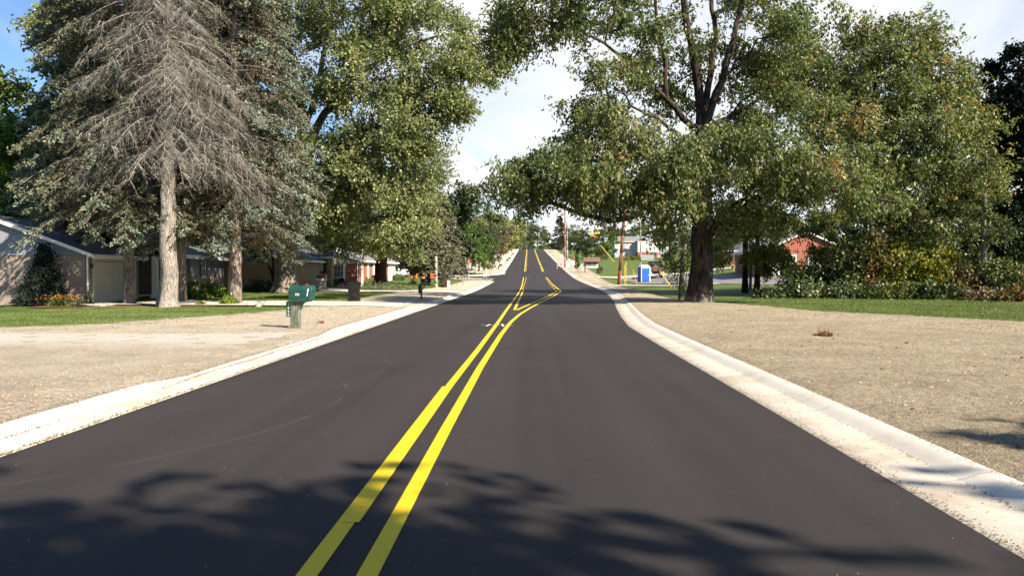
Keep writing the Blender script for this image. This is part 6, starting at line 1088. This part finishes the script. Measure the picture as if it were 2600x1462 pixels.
for i, (x_, z_, t_) in enumerate(((-.2, .75, -.35), (-.05, .45, -.4), (.15, .15, -.45))): mb = MB(); [mb.add([(x_-.5+.25*j, .05*i, z_+t_*(-.5+.25*j)), (x_-.5+.25*(j+1), .05*i, z_+t_*(-.5+.25*(j+1))), (x_-.5+.25*(j+1), .05*i, z_+.26+t_*(-.5+.25*(j+1))), (x_-.5+.25*j, .05*i, z_+.26+t_*(-.5+.25*j)), (x_-.5+.25*j, .05*i+.03, z_+t_*(-.5+.25*j)), (x_-.5+.25*(j+1), .05*i+.03, z_+t_*(-.5+.25*(j+1))), (x_-.5+.25*(j+1), .05*i+.03, z_+.26+t_*(-.5+.25*(j+1))), (x_-.5+.25*j, .05*i+.03, z_+.26+t_*(-.5+.25*j))], [(0,1,2,3), (4,7,6,5), (0,4,5,1), (1,5,6,2), (2,6,7,3), (3,7,4,0)]) for j in range(4) if (i+j) % 2 == 0 or i == 1]; mb.build('board', M['red'] if i != 1 else M['white_pl'], o_)
mb = MB(); mb.box(-.75, -.69, 0, .06, 0, 1.2); mb.box(.4, .46, 0, .06, 0, .8); mb.build('stand', M['white_pl'], o_)
# distant guide signs beyond the crest
q = gp(1398, 470); o_ = empty('guide_sign', q, 'round topped white sign on a post beside the far road', 'road sign'); mb = MB(); mb.lathe([(0, 0), (.9, 0)], k=4) if False else mb.prism([(1.0*math.cos(R(30*i)), 6+1.0*math.sin(R(30*i))) for i in range(12)], 0, .1, 'y'); mb.build('plate', M['white_pl'], o_); mb = MB(); mb.bar((0, .1, -1), (0, .1, 5.5), .12); mb.build('post', M['galv'], o_)
# portable toilet
q = gp(1635, 106); pt = empty('portable_toilet', q, 'blue portable toilet with white roof on the right lawn', 'portable toilet', rz=R(14)); w_, h_ = .60, 2.0
mb = MB(); mb.box(-w_, w_, -w_, w_, .06, h_); mb.build('wall', M['blue_pl'], pt, bevel=.03)
mb = MB(); [mb.box(sx*w_-.05, sx*w_+.05, sy*w_-.05, sy*w_+.05, .05, h_+.01) for sx in (-1, 1) for sy in (-1, 1)]; mb.box(-w_+.05, w_-.05, -w_-.03, -w_+.03, 1.92, 2.02); mb.build('corner_trim', M['trim'], pt)
mb = MB(); mb.box(-.42, .42, -w_-.035, -w_-.005, .14, 1.86); d_ = mb.build('door', M['blue_pl'], pt, bevel=.02); mb = MB(); mb.box(-.36, .36, -w_-.05, -w_-.036, .30, .82); mb.box(-.36, .36, -w_-.05, -w_-.036, 1.0, 1.7); mb.build('door_panel', M['blue_pl'], d_, bevel=.015); mb = MB(); mb.box(.30, .38, -w_-.08, -w_-.036, .92, 1.02); mb.build('handle', M['white_pl'], d_)
mb = MB(); loft(mb, [[(a_, y_, 2.02+b_) for a_, b_ in [(-.64, 0), (.64, 0), (.62, .12), (.35, .27), (0, .32), (-.35, .27), (-.62, .12)]] for y_ in (-.64, .64)]); mb.build('roof', M['white_pl'], pt, bevel=.03); mb = MB(); mb.box(-.64, .64, -.66, .64, 0, .06); mb.build('skid', M['rubber'], pt)
# work truck, seen from behind
q = gp(1664, 118); tk_ = empty('work_truck', q, 'work truck with a loaded dark dump body and white rear, behind the portable toilet', 'truck', rz=R(-6))
M['rust'] = plain('rusty brown load', (.13, .095, .07), .9, .4, 5, bmp=.8)
mb = MB(); mb.box(-1.05, 1.05, -1.6, 2.0, .95, 1.08); mb.box(-1.15, -1.05, -1.6, 2.0, .95, 1.75); mb.box(1.05, 1.15, -1.6, 2.0, .95, 1.75); mb.box(-1.15, 1.15, 2.0, 2.1, .95, 2.1); mb.build('dump_body', M['black_pl'], tk_, bevel=.02)
mb = MB(); mb.box(-1.1, 1.1, -1.7, -1.6, 1.0, 1.62); tg = mb.build('tailgate', M['rust'], tk_, bevel=.02); mb = MB(); [mb.box(x_-.04, x_+.04, -1.75, -1.7, 1.0, 1.62) for x_ in (-1.0, -.35, .35, 1.0)]; mb.build('rib', M['rust'], tg)
gg = np.random.default_rng(8); mb = MB(); 
nxx = 14; vs = [(-1.0+2.0*i/(nxx-1), -1.5+3.4*j/(nxx-1), 1.1+.75*math.sin(math.pi*min(1, (i+.5)/nxx))*math.sin(math.pi*min(1, (j+.6)/nxx))**.5+gg.random()*.16) for i in range(nxx) for j in range(nxx)]; mb.add(vs, [(i*nxx+j, (i+1)*nxx+j, (i+1)*nxx+j+1, i*nxx+j+1) for i in range(nxx-1) for j in range(nxx-1)]); mb.build('load', M['rust'], tk_)
mb = MB(); mb.bar((-1.05, .2, 1.75), (-.95, .2, 2.35), .05); mb.bar((1.05, .2, 1.75), (.95, .2, 2.35), .05); mb.bar((-.95, .2, 2.35), (.95, .2, 2.35), .14); mb.build('tarp_roller', M['black_pl'], tk_)
mb = MB(); mb.box(-1.0, 1.0, 2.3, 3.9, .7, 1.5); mb.box(-.9, .9, 2.3, 3.4, 1.5, 2.15); mb.build('cab', M['black_pl'], tk_, bevel=.05); mb = MB(); mb.box(-.75, .75, 2.27, 2.295, 1.6, 2.05); mb.build('rear_window', M['glass'], tk_)
mb = MB(); mb.box(-.45, .45, -1.8, -1.7, .55, .72); mb.box(-.08, .08, -1.95, -1.8, .55, .65); mb.build('bumper', M['steel'], tk_, bevel=.02)
for s_ in (-1, 1):
    mb = MB(); mb.box(s_*.88-.28, s_*.88+.28, -1.72, -.1, .45, .93); mb.build('fender', M['white_pl'], tk_, bevel=.08)
    mb = MB(); mb.box(s_*.95-.1, s_*.95+.1, -1.75, -1.722, .62, .82); mb.build('tail_lamp', M['tail_red'], tk_)
    for y_ in (-.85, 3.0): mb = MB(); mb.bar((s_*.70, y_, .42), (s_*1.02, y_, .42), .42, k=18); mb.build('wheel', M['rubber'], tk_)
# rocks, flag, mound, litter
def rock(name, px, py, s, label, seed, m=None, cat='rock', sc=(1, .8, .75), kind=None):
    q = hit(px, py); bm = bmesh.new(); bmesh.ops.create_icosphere(bm, subdivisions=2, radius=s); gq = random.Random(seed)
    for v_ in bm.verts: v_.co = Vector((v_.co.x*sc[0], v_.co.y*sc[1], max(-.3*s, v_.co.z*sc[2])))*(.86+.26*gq.random())
    me = bpy.data.meshes.new(name); bm.to_mesh(me); bm.free(); o_ = link_mesh(name, me, m or M['rock']); o_.location = (q.x, q.y, q.z+.25*s+.03); o_.rotation_euler = (0, 0, gq.random()*6); return tag(o_, label, cat, 'pale rocks by the blue green spruce' if cat == 'rock' else None)
rock('landscape_rock', 634, 778, .19, 'pale pointed rock nearer the blue green spruce', 1); rock('landscape_rock', 655, 781, .18, 'pale flatter rock right of the pointed one', 2); rock('landscape_rock', 620, 776, .09, 'small dark rock left of the two pale ones', 3, plain('grey rock', (.2, .18, .16), .9, .2, 9))
q = hit(514, 775); o_ = empty('marker_flag', q, 'tiny yellow marker flag in the mulch bed', 'marker flag'); mb = MB(); mb.bar((0, 0, 0), (0, 0, .22), .006); mb.build('staff', M['galv'], o_); mb = MB(); mb.box(0, .09, -.004, .004, .12, .22); mb.build('flag', M['yellow_pl'], o_)
q = gp(500, 45.2); o_ = empty('marker_lamp', q, 'small pale path light among the foundation bushes', 'path light'); mb = MB(); mb.bar((0, 0, 0), (0, 0, .5), .015); mb.build('stake', M['galv'], o_); mb = MB(); mb.lathe([(0, .5), (.07, .5), (.09, .62), (0, .68)], k=10); mb.build('lantern', M['white_pl'], o_)
g = np.random.default_rng(77); M['redleaf'] = plain('dry red leaves', (.30, .09, .04), .8, .4, 30); M['drybrown'] = plain('dry brown weed', (.17, .085, .04), .9, .4, 30)
def clump(name, px, py, n, rx, ry, h, size, m, label, cat):
    q = hit(px, py); n_ = n; C = np.stack([g.normal(size=n_)*rx, g.normal(size=n_)*ry, np.abs(g.normal(size=n_))*h+.08], -1); A = unit(g.normal(size=(n_, 3))*[1, 1, .8]); B = unit(np.cross(A, g.normal(size=(n_, 3)))); o_ = leaf_cards(C, A, B, size*(.6+g.random(n_)), size*.3, g.random(n_), name, m, None); o_.location = q; return tag(o_, label, cat)
clump('dry_weed', 2092, 864, 420, .09, .06, .055, .10, M['drybrown'], 'clump of uprooted reddish brown dry weed on the right gravel', 'weed clump'); clump('dry_leaf', 817, 827, 40, .05, .04, .03, .10, M['redleaf'], 'curled red dry leaf in the gravel right of the green mailbox', 'dry leaf')
# gravel, grass fringe and specks -------------------------------------------------
def scatter_stones(name, pts, size, m, lift=.0, seed=1):
    g = np.random.default_rng(seed); n = len(pts); o8 = np.array([[1,0,0],[-1,0,0],[0,1,0],[0,-1,0],[0,0,.8],[0,0,-.8]], float); F0 = np.array([[0,2,4],[2,1,4],[1,3,4],[3,0,4]])
    s = size*(.4+g.random(n)**2*1.5); a = g.random(n)*6.283; V = o8[None]*s[:, None, None]*(.7+.6*g.random((n, 6, 1))); x = V[..., 0]*np.cos(a)[:, None]-V[..., 1]*np.sin(a)[:, None]; y = V[..., 0]*np.sin(a)[:, None]+V[..., 1]*np.cos(a)[:, None]
    V = np.stack([x+pts[:, 0:1], y+pts[:, 1:2], V[..., 2]+pts[:, 2:3]+s[:, None]*.25+lift], -1); F = (F0[None]+6*np.arange(n)[:, None, None]).reshape(-1, 3); v = np.repeat(g.random(n), 4)
    o_ = link_mesh(name, np_mesh(name, V.reshape(-1, 3), F, {'v': ('FACE', v)}), m); return tag(o_, kind='stuff')
M['stone'] = leafmat('gravel stone', [(0, (.16,.125,.085)), (.4, (.38,.31,.225)), (.75, (.52,.44,.33)), (1, (.64,.56,.44))], trans=0, rough=.9, spec=.1, hue_scale=1)
g = np.random.default_rng(9); n = 90000; yy = 4.5+26*g.random(n)**1.6; t = g.random(n); xx = (xr(yy)+1.0)+(np.minimum(xbr(yy), 17)-xr(yy)-1.0)*t**1.1; zz = zt(xx, yy)+.085+.012*nz(xx*2.1, yy*2.1)
scatter_stones('gravel', np.stack([xx, yy, zz], -1), .0095, M['stone'], seed=2)
n = 60000; yy = 6.5+22*g.random(n)**1.4; xx = (xl(yy)-.82)-(12)*g.random(n)**1.3; ok = xx > xbl(yy)+.3; yy = yy[ok]; xx = xx[ok]; inpad = (yy > 13.0) & (yy < 19.3); keep = (~inpad) | (g.random(len(yy)) < .22); yy = yy[keep]; xx = xx[keep]; zz = zt(xx, yy)+.088+.010*nz(xx*2.1, yy*2.1)
scatter_stones('gravel', np.stack([xx, yy, zz], -1), .0060, M['stone'], seed=3)
n = 420; yy = 3.5+25*g.random(n)**1.5; xx = xl(yy)+.3+(xr(yy)-xl(yy)-.4)*g.random(n); scatter_stones('road_specks', np.stack([xx, yy, zt(xx, yy)+.006], -1), .0030, M['stone'], seed=4)
n = 2600; yy = 3.5+24*g.random(n)**1.3; sd_r = g.random(n) < .5; xx = np.where(sd_r, xr(yy)+.03+.5*g.random(n)**2, xl(yy)-.03-.5*g.random(n)**2); scatter_stones('gutter_grit', np.stack([xx, yy, zt(xx, yy)+.016], -1), .006, M['stone'], seed=5)
M['grit'] = leafmat('brown grit', [(0, (.10,.075,.045)), (.6, (.26,.20,.13)), (1, (.40,.33,.23))], trans=0, rough=.9, spec=.1, hue_scale=1)
n = 16000; yy = 4.5+28*g.random(n)**1.5; a_ = g.random(n); base_ = np.where(a_ < .45, -(.62*.66)-.02+.02*g.normal(size=n)+.03*np.sin(yy*1.9), np.where(a_ < .7, -.63+.04*g.normal(size=n), -.04*np.abs(g.normal(size=n)))); xx = xl(yy)+base_; zz = zt(xx, yy)+np.where(a_ < .45, .036, np.where(a_ < .7, np.minimum(kerbL(yy), .12)+.008, .010)); scatter_stones('gutter_grit', np.stack([xx, yy, zz], -1), 0.0075, M['grit'], seed=6)
n = 14000; yy = 4+28*g.random(n)**1.5; a_ = g.random(n); off = np.where(a_ < .4, .05*np.abs(g.normal(size=n)), np.where(a_ < .6, .50+.03*g.normal(size=n), .77+.04*g.normal(size=n))); xx = xr(yy)+off; zz = zt(xx, yy)+np.where(a_ < .4, .010, np.where(a_ < .6, .03, kerbR(yy)+.012)); scatter_stones('gutter_grit', np.stack([xx, yy, zz], -1), .0045, M['grit'], seed=7)
n = 2600; yy = 5+24*g.random(n)**1.3; xx = xr(yy)+1.1+(np.minimum(xbr(yy), 16)-xr(yy)-1.4)*g.random(n); scatter_stones('clods', np.stack([xx, yy, zt(xx, yy)+.09], -1), .022, M['grit'], seed=8)
n = 900; yy = 6.5+24*g.random(n)**1.2; xx = xl(yy)-1.0-8*g.random(n); ok = (xx > xbl(yy)+.4) & ((yy > 19.8) | (yy < 9.5)); scatter_stones('clods', np.stack([xx[ok], yy[ok], zt(xx[ok], yy[ok])+.075], -1), .020, M['grit'], seed=9)
def blades(name, xx, yy, h, w, m, seed=1, z0=0):
    g = np.random.default_rng(seed); n = len(xx); a = g.random(n)*6.283; hh = h*(.5+g.random(n)); V = np.empty((n, 3, 3)); base = np.stack([xx, yy, zt(xx, yy)+z0], -1); dx = np.stack([np.cos(a), np.sin(a), a*0], -1)*w
    V[:, 0] = base-dx; V[:, 1] = base+dx; V[:, 2] = base+np.stack([g.normal(size=n)*.35*hh, g.normal(size=n)*.35*hh, hh], -1); F = np.arange(3*n).reshape(n, 3)
    return tag(link_mesh(name, np_mesh(name, V.reshape(-1, 3), F, {'v': ('FACE', np.clip(.5+.18*g.normal(size=n), 0, 1))}), m), kind='stuff')
M['blade'] = leafmat('grass blade', [(0, (.04,.065,.016)), (.5, (.115,.175,.045)), (1, (.26,.29,.11))], trans=.25, rough=.6, spec=.2, hue_scale=.5)
n = 90000; yy = 23+24*g.random(n); xx = xbr(yy)-.5+g.random(n)**.8*16; blades('grass_right', xx, yy, .055, .009, M['blade'], 11)
n = 90000; yy = 19.5+15.5*g.random(n); xx = xbl(yy)+.7-g.random(n)**1.1*10; ok = (yy > 19.6) & (yy < 35.2) & (xx < -10); blades('grass_left', xx[ok], yy[ok], .05, .009, M['blade'], 12)
n = 30000; yy = 40.3+20*g.random(n); xx = xbl(yy)+.3-g.random(n)*7; blades('grass_left', xx, yy, .07, .012, M['blade'], 13)
n = 9000; yy = 22+20*g.random(n); xx = xbr(yy)-np.abs(g.normal(size=n))*.9; cl = np.sin(xx*3.1+yy*1.7)*np.cos(yy*2.6-xx) > .1; blades('grass_right', xx[cl], yy[cl], .05, .010, M['blade'], 14, .07)
n = 9000; yy = 20+15*g.random(n); xx = xbl(yy)+np.abs(g.normal(size=n))*.9; cl = np.sin(xx*3.1+yy*1.7)*np.cos(yy*2.6-xx) > .1; blades('grass_left', xx[cl], yy[cl], .05, .010, M['blade'], 15, .05)
